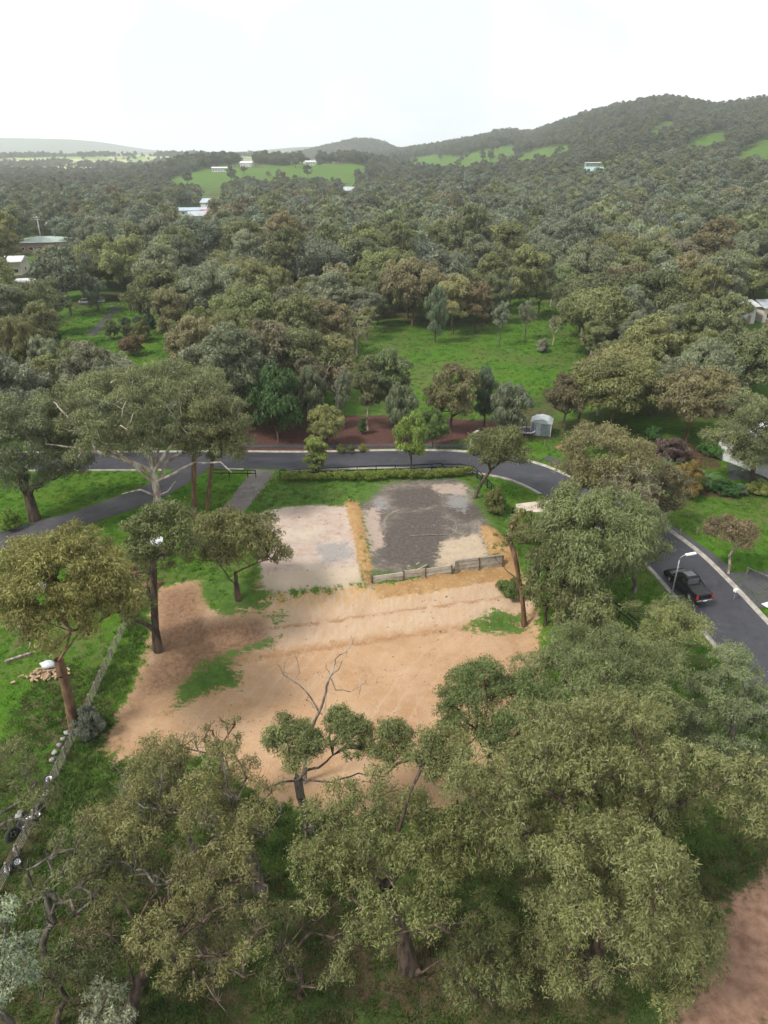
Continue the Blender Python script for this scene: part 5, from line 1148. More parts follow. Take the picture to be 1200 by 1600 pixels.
def scrap():
    B = G(203, 897); r = empty('scrap_trailer', B, .1); tag(r, 'rusty red trailer load with black cover behind the yard rails', 'trailer')
    MB().box((0, 0, .55), (2.2, 1.5, .5)).build('tray', M['darkred'], r, False, .04)
    for i in range(6): MB().box((rt.uniform(-.8, .4), rt.uniform(-.3, .6), .85 + rt.random() * .2), (.5, .4, .3), rt.random() * 3, rt.random() * .6).build('scrap', M['darkred'], r, False, .03)
    MB().box((.45, -.35, .9), (1.3, .8, .1), 0, -.25).build('cover', M['black'], r); MB().bar((1.1, -.7, .35), (2.1, -.8, .35), .08).build('drawbar', M['galv'], r)
    for s in (-.8, .8): w = MB().ring((0, s, .3), (0, 1, 0), .22, .09, 14, 6).build('wheel', M['tyre'], r, True); MB().tube([(0, s - .04, .3), (0, s + .04, .3)], .15, 10).build('rim', M['rim'], w)
scrap()
def wrapped():
    B = G(168, 897); o = MB().tube([(0, 0, -.1), (-.1, .02, 1.0), (-.28, .05, 1.9), (-.55, .1, 2.5)], [.16, .15, .13, .09], 8).tube([(-.55, .1, 2.5), (-.8, .1, 2.35)], .06, 6).build('wrapped_post', M['tarp'], None, True); o.location = B; tag(o, 'leaning white wrapped post in the yard beside a crumpled sheet', 'post')
wrapped()
for (a, b, lb) in (((190, 908), (232, 902), 'upper thin metal yard rail below the red trailer'), ((196, 918), (240, 912), 'lower thin metal yard rail by the clay heap')):
    p, q = G(*a), G(*b); r = empty('yard_rail', p); tag(r, lb, 'rail', 'yard rails'); d = q - p
    MB().bar((0, 0, .8), tuple(d + [0, 0, .8]), .06).build('rail', M['galv'], r)
    for k in (0, .5, 1): MB().box(tuple(d * k + [0, 0, .38]), (.06, .06, .84)).build('post', M['galv'], r)
B = G(238, 872); r = empty('yard_shelter', B, .2); tag(r, 'small pale sheet-roofed lean-to half hidden behind the two-stemmed gum', 'shelter')
MB().box((0, 0, 1.9), (2.6, 1.8, .06), 0, .12).build('roof', M['tarp'], r)
for x in (-1.15, 1.15):
    for y in (-.75, .75): MB().box((x, y, .95), (.09, .09, 1.9)).build('post', M['timber'], r)
MB().box((0, .5, .5), (1.8, .6, .9)).build('bench_box', M['straw'], r)
# wheels and pots along the fence
def wheel(px, py, R, lb, tilt, rz, rim='rim'):
    B = G(px, py); r = empty('car_roadwheel', B + np.array([0, 0, R * .55 if tilt else .14]), rz); r.rotation_euler = (tilt, 0, rz); tag(r, lb, 'wheel', 'old wheels along the yard fence')
    MB().ring((0, 0, 0), (0, 0, 1), R * .74, R * .27, 18, 8).build('tyre', M['tyre'], r, True)
    q = MB().ring((0, 0, .03), (0, 0, 1), R * .5, R * .06, 16, 5); q.tube([(0, 0, -.02), (0, 0, .06)], R * .14, 8)
    for k in range(5): a = k * 2 * math.pi / 5; q.bar((0, 0, .04), (R * .5 * math.cos(a), R * .5 * math.sin(a), .04), R * .16, .04)
    q.build('rim', M[rim], r)
for i, a in enumerate([(77, 1221, .42, 'silver-rimmed wheel at the top of the row along the yard fence', .35, .2), (72, 1243, .42, 'silver-rimmed wheel leaning, second down the row', .5, .1), (66, 1266, .42, 'dark tyre stood on edge below the leaning wheel', 1.4, .9, 'black'), (59, 1276, .36, 'small silver wheel in the middle of the row', .5, .4), (46, 1285, .46, 'large spoked silver wheel lying flat in the row', .35, .3),
                       (21, 1308, .5, 'big black tyre standing upright by the yard fence', 1.25, 1.1, 'black'), (28, 1350, .36, 'last silver-rimmed wheel near the foot of the row', .5, .6), (36, 1292, .4, 'dark tyre lying under the big spoked wheel', .2, 0, 'black'), (81, 1232, .4, 'dark tyre between the two top silver wheels', .9, .3, 'black'), (12, 1362, .36, 'half-hidden wheel at the very end of the row', .7, .2)]): wheel(*a)
for i, (px, py, lb) in enumerate([(105, 1147, 'grey stone pot at the top end of the fence row'), (100, 1157, 'grey pot second in the fence row'), (94, 1167, 'pale pot third in the fence row'), (87, 1178, 'pale pot fourth in the fence row'), (83, 1190, 'dark pot lowest of the fence row'), (33, 1272, 'white stone beside the wheel row, upper'), (30, 1278, 'white stone beside the wheel row, lower'), (26, 1330, 'white plastic tub beside the last wheels')]):
    blob('garden_pot' if i < 5 else 'stone', lb, px, py, .24, .2, .2, 'rock' if i % 3 else 'wallg', 20 + i, 'pot' if i < 5 else 'stone', 'pots and stones along the yard fence')
# ---- dead stump on the grass strip, bark heap
B = G(267, 556); o = MB().tube([(0, 0, -.1), (.05, 0, .8), (-.1, 0, 1.7), (.12, .05, 2.6)], [.35, .26, .2, .05], 8).tube([(0, 0, .9), (.5, .1, 1.5)], [.14, .04], 6).build('tree_stump', BARK['dark'], None, True); o.location = B; tag(o, 'dark broken stump standing on the long grass strip', 'stump')
# ---- parked car far left
def small_car(px, py, rz, lb, mat):
    B = G(px, py); r = empty('car', B, rz); tag(r, lb, 'car', 'far parked cars')
    MB().prism([(-2.1, .35), (-2.15, .8), (-1.9, .92), (1.2, .95), (2.0, .78), (2.1, .35)], -.85, .85, 'y').build('body', mat, r, False, .05)
    n = MB(); n.prism([(-1.7, .93), (-1.2, 1.42), (.4, 1.45), (1.2, .94)], -.72, .72, 'y'); cb = n.build('cabin', M['glass'], r, False, .04); MB().box((-.4, 0, 1.46), (1.5, 1.3, .04)).build('roof', mat, cb)
    for x in (-1.3, 1.3):
        for s in (-.8, .8): w = MB().ring((x, s, .32), (0, 1, 0), .22, .1, 14, 6).build('wheel', M['tyre'], r, True); MB().tube([(x, s - .06, .32), (x, s + .06, .32)], .15, 8).build('rim', M['rim'], w)
    for s in (-.6, .6): MB().box((-2.13, s, .72), (.05, .3, .14)).build('tail_light', M['red'], r); MB().box((2.05, s, .66), (.1, .3, .12)).build('headlight', M['chrome'], r)
small_car(81, 531, .3, 'black car parked on the bare ground by the far driveway', M['carpaint']); small_car(152, 473, .2, 'white car parked under the stout gum', M['white']); small_car(136, 475, .2, 'grey car parked beside the white car under the stout gum', M['wallg'])
# ---- houses
CLEARINGS = []; HOUSE_BOX = []
def house(px, py, w, d, h, roof, wall, lb, rz=0.0, pitch=.32, clear=16, hip=False, lift=0.0, verandah=False, cat='house', grp=None):
    B = G(px, py) + np.array([0, 0, lift]); CLEARINGS.append((B[0], B[1] - 4, clear))
    r = empty('house', B, rz); tag(r, lb, cat, grp)
    (hx0, hy0), (hx1, hy1) = proj(B), proj(B + np.array([0, 0, h + pitch * d / 2])); hw = w * .5 * FPX / (B[1] * CP + (CAM_H - B[2]) * SP)
    if B[1] > 130: HOUSE_BOX.append([(hx0 - hw, hy1), (hx0 + hw, hy1), (hx0 + hw, hy0 + (hy1 - hy0) * .3), (hx0 - hw, hy0 + (hy1 - hy0) * .3)])
    MB().box((0, 0, h / 2 - .5), (w, d, h + 1)).build('wall', M[wall], r)
    q = MB(); o = .6; e = d / 2 + o; L = w / 2 + o; rh = pitch * e
    rl = L - (e if hip else 0)
    A = [(-L, -e, h), (L, -e, h), (L, e, h), (-L, e, h), (-rl, 0, h + rh), (rl, 0, h + rh)]
    q.v += A; q.f += [[0, 1, 5, 4], [2, 3, 4, 5], [1, 2, 5], [3, 0, 4], [0, 3, 2, 1]]; ro = q.build('roof', M[roof], r)
    MB().box((w * .2, .3, h + rh + .1), (.6, .6, 1.0)).build('chimney', M['brick'], ro); MB().box((0, -e - .03, h - .03), (2 * L, .1, .16)).build('gutter', M['white'], ro)
    n = max(2, int(w / 3.2))
    for i in range(n):
        x = -w / 2 + w * (i + .5) / n
        if i == n // 2: dd = MB().box((x, -d / 2 - .03, 1.05), (.95, .08, 2.1)).build('door', M['brick'], r); MB().box((x + .35, -d / 2 - .09, 1.0), (.06, .06, .12)).build('handle', M['chrome'], dd)
        else: wi = MB().box((x, -d / 2 - .02, 1.6), (1.7, .08, 1.3)).build('window', M['white'], r); MB().box((x, -d / 2 - .05, 1.6), (1.5, .06, 1.1)).build('pane', M['glass'], wi)
    for s in (-1, 1): wi = MB().box((s * (w / 2 + .02), 0, 1.6), (.08, 1.6, 1.2)).build('window', M['white'], r); MB().box((s * (w / 2 + .05), 0, 1.6), (.06, 1.4, 1.0)).build('pane', M['glass'], wi)
    if verandah:
        MB().box((0, -d / 2 - 1.6, h - .25), (w, 3.2, .1), 0, .1).build('verandah_roof', M[roof], r)
        for x in np.linspace(-w / 2, w / 2, 5): MB().box((x, -d / 2 - 3.0, (h - .5) / 2), (.15, .15, h - .5)).build('verandah_post', M['white'], r)
HG = 'houses among the trees'
house(300, 336, 20, 9, 3.2, 'roof_b', 'wallw', 'long white house with blue-grey roof in the valley trees', .15, .3, 24, grp=HG); house(333, 329, 14, 9, 5.5, 'roof_b', 'wallw', 'tall house with pale blue gable right of the long white house', -.3, .5, 20, grp=HG)
house(312, 349, 12, 9, 4.5, 'roof_g', 'wallw', 'house with grey roof below the long white house', .5, .45, 20, grp=HG); house(326, 346, 8, 9, 4.5, 'roof_r', 'wallw', 'house with bright red roof next to the grey-roofed one', .35, .45, 16, grp=HG)
house(381, 341, 6, 6, 4, 'roof_b', 'wallw', 'tiny blue-roofed cabin on a patch of bright grass', .1, .4, 18, grp=HG); house(286, 364, 8, 6, 3.5, 'roof_w', 'wallw', 'small white-roofed house peeping from trees below the valley houses', .2, .3, 14, grp=HG); house(313, 376, 5, 5, 4, 'roof_w', 'wallw', 'lone white cabin wall below the red roof', .1, .3, 12, grp=HG)
house(74, 391, 20, 14, 4, 'roof_gr', 'brick', 'large pale green-roofed building beside the power poles', .25, .22, 26, True, grp=HG); house(-2, 428, 18, 11, 4.5, 'roof_w', 'cream', 'white-roofed building cut by the left edge', .2, .22, 22, grp=HG); house(60, 456, 12, 6, 3.2, 'roof_w', 'wallw', 'low white shed roof among the left trees, larger one', -.3, .12, 14, grp=HG); house(92, 452, 9, 4.5, 3.0, 'roof_w', 'wallg', 'low white shed roof among the left trees, smaller one', -.25, .12, 12, grp=HG)
house(546, 310, 9, 8, 6.5, 'roof_g', 'wallg', 'tall narrow grey house among the far trees', .2, .6, 20, grp=HG); house(672, 291, 16, 8, 4, 'roof_w', 'wallw', 'pale farmhouse half hidden in the valley centre trees', -.1, .3, 26, grp=HG); house(750, 326, 14, 8, 4.5, 'roof_w', 'wallg', 'rounded white roof showing above the central woods', .1, .3, 18, grp=HG)
house(929, 277, 16, 10, 5, 'roof_t', 'cream', 'cream house with teal roof on the wooded hillside', -.2, .5, 34, grp=HG, verandah=True); house(925, 262, 13, 6, 4, 'roof_w', 'wallg', 'white flat-roofed pavilion above the teal-roofed house', 0, .1, 24, grp=HG)
house(345, 268, 20, 8, 4, 'roof_w', 'wallw', 'long white farm building on the green hill paddock', .1, .25, 40, grp=HG); house(386, 260, 15, 9, 4, 'roof_w', 'wallw', 'white gabled farmhouse higher on the green hill', -.2, .4, 40, grp=HG); house(485, 258, 13, 8, 4, 'roof_w', 'wallw', 'small distant white roof beyond the hill paddock trees', .1, .3, 30, grp=HG); house(201, 303, 16, 9, 4, 'roof_r', 'wallw', 'distant red-roofed house in the dark woods at left', .1, .4, 24, grp=HG)
house(1200, 722, 10, 9, 3.4, 'roof_w', 'wallw', 'pale weatherboard house with white roof behind the parking court', .5, .4, 8, grp=HG)
house(1146, 503, 7, 6, 4.2, 'roof_w', 'wallw', 'white house glimpse between the white gum limbs', .3, .3, 12, grp=HG); house(1197, 499, 7, 6, 3.6, 'roof_g', 'cream', 'grey-roofed house among trees at the upper right edge', .2, .4, 14, grp=HG)
# ---- power poles
def power_pole(px, py, top, lb, rz):
    B = G(px, py); d = ray(px, top); t = B[1] / d[1]; h = CAM_H + d[2] * t - B[2]
    r = empty('power_pole', B, rz); tag(r, lb, 'pole', 'power poles'); CLEARINGS.append((B[0], B[1] - 8, 12))
    MB().tube([(0, 0, -.3), (0, 0, h)], [.3, .2], 8).build('pole', M['pole'], r, True)
    for k, w in ((.96, 2.6), (.88, 2.2)):
        c = MB().box((0, -.2, h * k), (w * 1.1, .16, .2)).build('crossarm', M['pole'], r)
        for x in (-.45, -.2, .2, .45): MB().tube([(x * w, -.2, h * k), (x * w, -.2, h * k + .3)], .07, 6).build('insulator', M['white'], c)
power_pole(16, 402, 362, 'timber power pole at the left edge near the white roof', .3); power_pole(66, 382, 338, 'timber power pole behind the green-roofed building', .2); power_pole(100, 348, 328, 'farther small power pole rising from the left woods', .1)
# ---- garden palm
def palm(px, py, lb):
    B = G(px, py); r = empty('palm', B); tag(r, lb, 'palm'); MB().tube([(0, 0, -.2), (.05, 0, .8), (0, 0, 1.4)], [.28, .24, .22], 8).build('trunk', BARK['brown'], r, True); rg = np.random.default_rng(px)
    lm = simple_mat('palm_frond', (.07, .13, .035), .5, .25, 4)
    for k in range(22):
        a = k * 2.4; el = rg.uniform(.1, 1.2); L = rg.uniform(1.6, 2.3); m = MB(); pts = []
        for i in range(7): t = i / 6; q = L * t; pts.append(np.array([math.cos(a) * q * math.cos(el * (1 - t * .7)), math.sin(a) * q * math.cos(el * (1 - t * .7)), 1.4 + q * math.sin(el) - 1.1 * t * t * L * .55]))
        sd_ = np.array([-math.sin(a), math.cos(a), 0])
        for i in range(6):
            for j in range(3):
                p = pts[i] + (pts[i + 1] - pts[i]) * j / 3; f = (pts[i + 1] - pts[i]); f = f / np.linalg.norm(f); w = .55 * math.sin(math.pi * min(.97, (i + j / 3) / 6 * .85 + .12))
                for s in (-1, 1): m.poly([p, p + s * sd_ * w * .5 + f * w * .35 + [0, 0, -.03], p + s * sd_ * w + f * w * .7 + [0, 0, -.22 * w], p + f * .09])
        m.build('frond', lm, r)
palm(1103, 762, 'arching green palm in the garden bed beside the parking court'); palm(1040, 745, 'low feathery palm at the edge of the street garden'); 
# ------------------------------------------------------------------ woodland beyond the street: single trees up to 330 m
CLEAR = [[(545, 572), (578, 524), (660, 508), (700, 528), (760, 525), (800, 520), (870, 505), (900, 555), (885, 600), (775, 640), (700, 615), (640, 590)],
         [(225, 585), (222, 540), (160, 530), (60, 540), (110, 505), (215, 478), (262, 530), (275, 570), (250, 588)], [(800, 500), (800, 470), (830, 465), (835, 500)],
         [(125, 530), (175, 470), (200, 478), (150, 530)], [(570, 600), (590, 560), (650, 600), (640, 640)], [(0, 560), (0, 540), (40, 535), (60, 555)],
         [(395, 700), (395, 665), (830, 665), (830, 700)], [(800, 720), (805, 640), (862, 640), (930, 720)], [(1000, 690), (1010, 660), (1200, 650), (1200, 720)], [(55, 385), (85, 365), (90, 395), (60, 398)], [(0, 405), (40, 400), (40, 425), (0, 430)], [(40, 430), (110, 438), (110, 462), (40, 460)], [(1135, 485), (1155, 485), (1155, 505), (1135, 505)]]
def inside(poly, x, y):
    c = False; n = len(poly)
    for i in range(n):
        (ax, ay), (bx, by) = poly[i], poly[(i + 1) % n]
        if (ay > y) != (by > y) and x < (y - ay) / (by - ay) * (bx - ax) + ax: c = not c
    return c
rf_ = np.random.default_rng(4242)
placed = [(o.location.x, o.location.y) for o in bpy.data.objects if o.type == 'EMPTY' and o.name.split('.')[0] in ('gum_tree', 'grey_tree', 'dense_tree', 'young_tree')]
n_hand = len(placed)
KINDS_ = [('round_a', .1), ('round_b', .1), ('round_c', .09), ('umbrella_a', .1), ('umbrella_b', .1), ('tall_a', .15), ('tall_b', .09), ('weep_a', .06), ('weep_b', .05), ('sparse_a', .09), ('sparse_b', .07)]
COLS_ = [('olive', OLIVE, .3), ('grey-green', GREY, .3), ('bronze', BRONZE, .08), ('dark', DARKOL, .09), ('blue-grey', BLUE, .12), ('yellowish', YELLOW, .08), ('brown', BROWN, .03)]
SHAPE = {'round': 'round-crowned', 'umbrella': 'spreading', 'tall': 'tall', 'weep': 'drooping', 'sparse': 'thin-leaved'}
wood = []
MAXW = 300 - n_hand
tries = 0; pts_np = np.array(placed)
BANDS = [(97, 128, 5.6), (128, 165, 7.0), (165, 215, 9.2), (215, 320, 11.0)]
rest = []
for (y0, y1, gap) in BANDS:
    miss = 0
    while miss < 260:
        y = math.sqrt(rf_.uniform(y0 * y0, y1 * y1)); x = rf_.uniform(-.56, .56) * y
        if np.min(np.hypot(pts_np[:, 0] - x, pts_np[:, 1] - y)) < gap * rf_.uniform(.8, 1.15): miss += 1; continue
        if x > 14 and y < 99 + (x - 14) * .3 and x < 52 and y < 112: miss += 1; continue
        z = tz(x, y); key = rf_.choice([k for k, _ in KINDS_], p=[p for _, p in KINDS_]); H = PROTO[key][1]; s = rf_.uniform(.68, 1.22) * float(np.interp(y, [120, 170, 230], [.98, 1.18, 1.42])); h = H * s
        ac = PROTO[key][2] * s * .9; qs = [proj((x, y, z)), proj((x, y, z + h * .35)), proj((x, y, z + h * .65)), proj((x - ac, y, z + h * .65)), proj((x + ac, y, z + h * .65)), proj((x - ac * .7, y, z + h * .85)), proj((x + ac * .7, y, z + h * .85)), proj((x, y, z + h * .97)), proj((x - ac * .7, y, z + h * .4)), proj((x + ac * .7, y, z + h * .4))]
        if any(inside(c, *q) for c in CLEAR + HOUSE_BOX for q in qs): miss += 1; continue
        miss = 0; pts_np = np.vstack([pts_np, [x, y]])
        ci = rf_.choice(len(COLS_), p=[c[2] for c in COLS_])
        wood.append([x, y, z, key, s, ci, qs[2]])
inview = [w for w in wood if -60 < w[6][0] < 1260]
inview.sort(key=lambda w: w[1]); keep_ids = set(id(w) for w in inview[:MAXW])
rest = [w for w in wood if id(w) not in keep_ids]
print('woodland: hand', n_hand, 'single', len(keep_ids), 'left over', len(rest), 'far limit', inview[min(MAXW, len(inview)) - 1][1])
def zone(w):
    x, y, px = w[0], w[1], w[6][0]
    if y < 128: return 'first belt behind the street' if px < 780 else ('grove behind the shed' if px < 1000 else 'grove behind the parking court')
    side = 'left of the long grass strip' if px < 220 else ('between grass strip and meadow' if px < 560 else ('around the meadow' if px < 920 else 'right of the meadow'))
    return ('middle wood ' if y < 175 else 'deep wood ') + side
ORD = 'first second third fourth fifth sixth seventh eighth ninth tenth eleventh twelfth thirteenth fourteenth fifteenth sixteenth seventeenth eighteenth nineteenth twentieth'.split()
sets = {}
for w in inview[:MAXW]: sets.setdefault((zone(w), COLS_[w[5]][0], SHAPE[w[3].split('_')[0]]), []).append(w)
for (zn, cn_, sh), L in sets.items():
    L.sort(key=lambda w: w[6][0])
    for i, w in enumerate(L):
        lb = (f'the only {cn_} {sh} gum in the {zn}' if len(L) == 1 else f'{ORD[min(i, 19)]} {cn_} {sh} gum from the left, {zn}')
        sx = w[4] * rf_.uniform(.92, 1.2)
        place_tree('gum_tree', (w[0], w[1], w[2]), rf_.uniform(0, 6.28), (sx, sx, w[4]), PROTO[w[3]][0], col_var(rf_, tuple(c * 1.08 for c in COLS_[w[5]][1]), .16), lb, 'woodland trees beyond the street')

# ------------------------------------------------------------------ the far woods: one mass, instanced low trees
def far_proto(i, H, a, b, n, rf, L):
    rg = np.random.default_rng(900 + i)
    C, R = crown_clumps(rg, (0, 0, H - b), a, a, b, n, rf, .35, -.8, .45)
    V, F, v, h = leaf_cloud(rg, C, R, L=L, Wd=L * .55, per_m2=1.9 / (L * L * .55), flat=.95, droop=.6, wild=.42, low=-.8, sub=5)
    WV, WF = grow(rg, bent(rg, H * .45), C, R, .05, .22, .3, 2.5, (), 0, 4)
    WF = np.r_[WF[:, [0, 1, 2]], WF[:, [0, 2, 3]]]
    me = mesh_np('far_tree', np.r_[V, WV], np.r_[F, WF + len(V)], [LEAF_FAR, BARK['grey']], False, np.r_[np.zeros(len(F)), np.ones(len(WF))], {'v': ('FACE', np.r_[v, np.zeros(len(WF))]), 'h': ('FACE', np.r_[h, np.zeros(len(WF))])})
    return bpy.data.objects.new('far_tree_shape', me)
FARP = [far_proto(0, 10.5, 4.4, 3.8, 20, .36, .62), far_proto(1, 12, 4.6, 4.4, 24, .33, .65), far_proto(2, 9.5, 4.8, 3.3, 20, .36, .62), far_proto(3, 13, 3.9, 4.9, 22, .36, .65), far_proto(4, 8.5, 4.0, 3.2, 16, .4, .6)]
def forest_mass(name, P, S, IDX, COLR, label, shapes=None):
    n = len(P); me = bpy.data.meshes.new(name); me.vertices.add(n); me.vertices.foreach_set('co', np.asarray(P, np.float32).ravel())
    for an, ty, key, val in (('scl', 'FLOAT_VECTOR', 'vector', S), ('rot', 'FLOAT_VECTOR', 'vector', np.column_stack([np.zeros(n), np.zeros(n), np.random.default_rng(1).random(n) * 6.28])),
                             ('idx', 'INT', 'value', IDX), ('col', 'FLOAT_COLOR', 'color', np.column_stack([COLR, np.ones(n)]))):
        a = me.attributes.new(an, ty, 'POINT'); a.data.foreach_set(key, np.asarray(val, np.int32 if ty == 'INT' else np.float32).ravel())
    o = link(name, me); ng = bpy.data.node_groups.new(name + '_scatter', 'GeometryNodeTree')
    ng.interface.new_socket('Geometry', in_out='INPUT', socket_type='NodeSocketGeometry'); ng.interface.new_socket('Geometry', in_out='OUTPUT', socket_type='NodeSocketGeometry')
    gi = ng.nodes.new('NodeGroupInput'); go = ng.nodes.new('NodeGroupOutput'); ip = ng.nodes.new('GeometryNodeInstanceOnPoints')
    j = ng.nodes.new('GeometryNodeGeometryToInstance')
    for p in (shapes or FARP)[::-1]:
        oi = ng.nodes.new('GeometryNodeObjectInfo'); oi.inputs['Object'].default_value = p; ng.links.new(oi.outputs['Geometry'], j.inputs[0])
    def na(nm, ty): q = ng.nodes.new('GeometryNodeInputNamedAttribute'); q.data_type = ty; q.inputs['Name'].default_value = nm; return q.outputs['Attribute']
    ng.links.new(gi.outputs[0], ip.inputs['Points']); ng.links.new(j.outputs[0], ip.inputs['Instance']); ip.inputs['Pick Instance'].default_value = True
    ng.links.new(na('idx', 'INT'), ip.inputs['Instance Index']); ng.links.new(na('scl', 'FLOAT_VECTOR'), ip.inputs['Scale'])
    er = ng.nodes.new('FunctionNodeEulerToRotation'); ng.links.new(na('rot', 'FLOAT_VECTOR'), er.inputs[0]); ng.links.new(er.outputs[0], ip.inputs['Rotation'])
    ng.links.new(ip.outputs[0], go.inputs[0])
    md = o.modifiers.new('scatter', 'NODES'); md.node_group = ng
    return tag(o, label, kind='stuff')
def scatter_far():
    rg = np.random.default_rng(31); out = []
    y = 190.0
    while y < 2900:
        gap = 9.6 if y < 600 else (8.4 if y < 1500 else 10.5); row = gap * .87
        x = np.arange(-.64 * y, .66 * y, gap); x = x + rg.normal(size=len(x)) * gap * .33; yy = y + rg.normal(size=len(x)) * gap * .33
        out.append(np.column_stack([x, yy])); y += row
    P = np.concatenate(out); x, y = P.T; px = 600 + 1255 * x / y
    keep = np.ones(len(P), bool)
    zz = terrain(x, y); solo = rg.random(len(P)) < .012
    for hh in (0, 5, 10):
        for dx in (-3.5, 0, 3.5):
            z = zz + hh - CAM_H; dep = y * CP - z * SP; qx = 600 + FPX * (x + dx) / dep; qy = 800 + FPX * (-y * SP - z * CP) / dep
            for f in F_PX: keep &= (poly_sd(f, qx, qy) < 0) | solo
            for f in CLEAR[:6] + CLEAR[9:] + HOUSE_BOX: keep &= poly_sd(f, qx, qy) < 0
    for f in MEADOW: keep &= poly_sd(f, x, y) < 0
    for hx, hy, hr in CLEARINGS: keep &= np.hypot(x - hx, y - hy) > hr
    left = (px < 560) & (y > 1250)
    cl = vnoise(x * .011, y * .007, 41)
    keep &= (y < 1750) | (px < 900)
    keep &= ~(((y > 1250) | ((y > 1060) & (px < 260))) & (px < 560)) | (cl > .66) | (rg.random(len(P)) < .03) | ((px > 455) & (y > 2350))
    k2 = np.array([(w[0], w[1]) for w in wood])
    for i in np.where((y < 310) & keep)[0]:
        if np.min(np.hypot(k2[:, 0] - x[i], k2[:, 1] - y[i])) < 6: keep[i] = False
    return P[keep]
FP_ = scatter_far()
fr = np.array([(w[0], w[1]) for w in rest]) if rest else np.zeros((0, 2))
FP_ = np.vstack([FP_, fr]); rgf = np.random.default_rng(8)
nF = len(FP_); fz = terrain(FP_[:, 0], FP_[:, 1])
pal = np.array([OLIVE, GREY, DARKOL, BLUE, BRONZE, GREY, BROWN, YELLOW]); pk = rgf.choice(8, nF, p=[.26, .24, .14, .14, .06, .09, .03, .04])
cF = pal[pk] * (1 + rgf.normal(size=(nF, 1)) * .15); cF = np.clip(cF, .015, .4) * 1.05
dk = 1 - .3 * sstep(420, 800, FP_[:, 1]); cF = cF * np.column_stack([dk * .96, dk, dk * 1.08])  # cloud shade on the distant woods painted into leaf colour, darker and bluer
sF = rgf.uniform(.75, 1.2, (nF, 1)) * np.interp(FP_[:, 1:2], [200, 500, 900], [1.3, 1.2, 1.05]) * np.array([[1.0, 1.0, 1.0]]) * (1 + rgf.normal(size=(nF, 3)) * .06); sF[:, 1] = sF[:, 0]
print('far trees', nF)
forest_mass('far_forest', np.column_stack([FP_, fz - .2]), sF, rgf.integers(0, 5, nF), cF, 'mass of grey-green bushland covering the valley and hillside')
# far wooded hill beyond: trees as the same kind of mass, thin
# ------------------------------------------------------------------ low growth
def tuft_field(name, n, region, hmin, hmax, col, label, seed, ok):
    rg = np.random.default_rng(seed); x0, x1, y0, y1 = region
    x = rg.uniform(x0, x1, n); y = rg.uniform(y0, y1, n); k = ok(x, y); x, y = x[k], y[k]; n = len(x); z = terrain(x, y); B = 4
    x = np.repeat(x, B) + rg.normal(size=n * B) * .1; y = np.repeat(y, B) + rg.normal(size=n * B) * .1; z = np.repeat(z, B); m = len(x)
    a = rg.random(m) * 6.28; h = rg.uniform(hmin, hmax, m); w = h * .32; ln = rg.normal(size=(m, 2)) * h[:, None] * .5
    P = np.column_stack([x, y, z - .02]); S = np.column_stack([np.cos(a) * w, np.sin(a) * w, np.zeros(m)]); T = P + np.column_stack([ln, h])
    V = np.stack([P - S * .5, P + S * .5, T], 1).reshape(-1, 3); F = np.arange(3 * m).reshape(-1, 3)
    o = link(name, mesh_np(name, V, F, LEAF, False, None, {'v': ('FACE', rg.random(m)), 'h': ('FACE', rg.random(m) * .5)})); o.color = (*col, 1)
    return tag(o, label, kind='stuff')
def on_dirt(x, y): return np.maximum.reduce([poly_sd(p, x, y) for p in (A_DIRT, A_TRACK, A_PALE, A_MUD, A_RED)])
def off_road(x, y): return (line_d(RC[::4], x, y) > 3.8) & (line_d(DC[::4], x, y) > 2.6)
def tuft_shape(i, n, h, sp):
    rg = np.random.default_rng(60 + i); p = np.column_stack([rg.normal(size=(n, 2)) * sp, np.full(n, -.02)]); a = rg.random(n) * 6.28; hh = h * rg.uniform(.5, 1.2, n)
    S_ = np.column_stack([np.cos(a), np.sin(a), np.zeros(n)]) * (hh * .16)[:, None]; T_ = p + np.column_stack([rg.normal(size=(n, 2)) * hh[:, None] * .45, hh])
    V = np.stack([p - S_, p + S_, T_], 1).reshape(-1, 3)
    return bpy.data.objects.new('tuft_shape', mesh_np('tuft', V, np.arange(3 * n).reshape(-1, 3), LEAF_FAR, False, None, {'v': ('FACE', rg.random(n)), 'h': ('FACE', rg.random(n) * .6)}))
TUFTS = [tuft_shape(0, 26, .13, .16), tuft_shape(1, 34, .1, .22), tuft_shape(2, 20, .2, .12), tuft_shape(3, 40, .07, .25)]
def grass_mass(name, n, region, label, seed, ok, cols, smin, smax):
    rg = np.random.default_rng(seed); x0, x1, y0, y1 = region; x = rg.uniform(x0, x1, n); y = y0 + (y1 - y0) * rg.random(n)
    k = ok(x, y) & (np.abs(x) < .66 * y + 6); x, y = x[k], y[k]; n = len(x); pt = vnoise(x * .3, y * .3, seed) * .6 + vnoise(x * 1.1, y * 1.1, seed + 1) * .4
    ci = np.clip((pt + rg.normal(size=n) * .12) * len(cols), 0, len(cols) - 1).astype(int); C_ = np.array(cols)[ci] * (1 + rg.normal(size=(n, 1)) * .15)
    s_ = rg.uniform(smin, smax, (n, 1)) * np.ones((1, 3)); return forest_mass(name, np.column_stack([x, y, terrain(x, y)]), s_, rg.integers(0, 4, n), np.clip(C_, .01, .4), label, TUFTS)
GR = [(.045, .112, .013), (.06, .15, .016), (.072, .168, .018), (.1, .165, .027), (.13, .135, .05)]; GW = [(.04, .07, .018), (.05, .1, .02), (.075, .1, .03), (.1, .085, .045), (.06, .12, .022)]
grass_mass('grass', 30000, (-30, 30, 14, 50), 'short green grass, weeds and litter on the near slope', 1, lambda x, y: (on_dirt(x, y) < -.3) & off_road(x, y), GW, .8, 1.7)
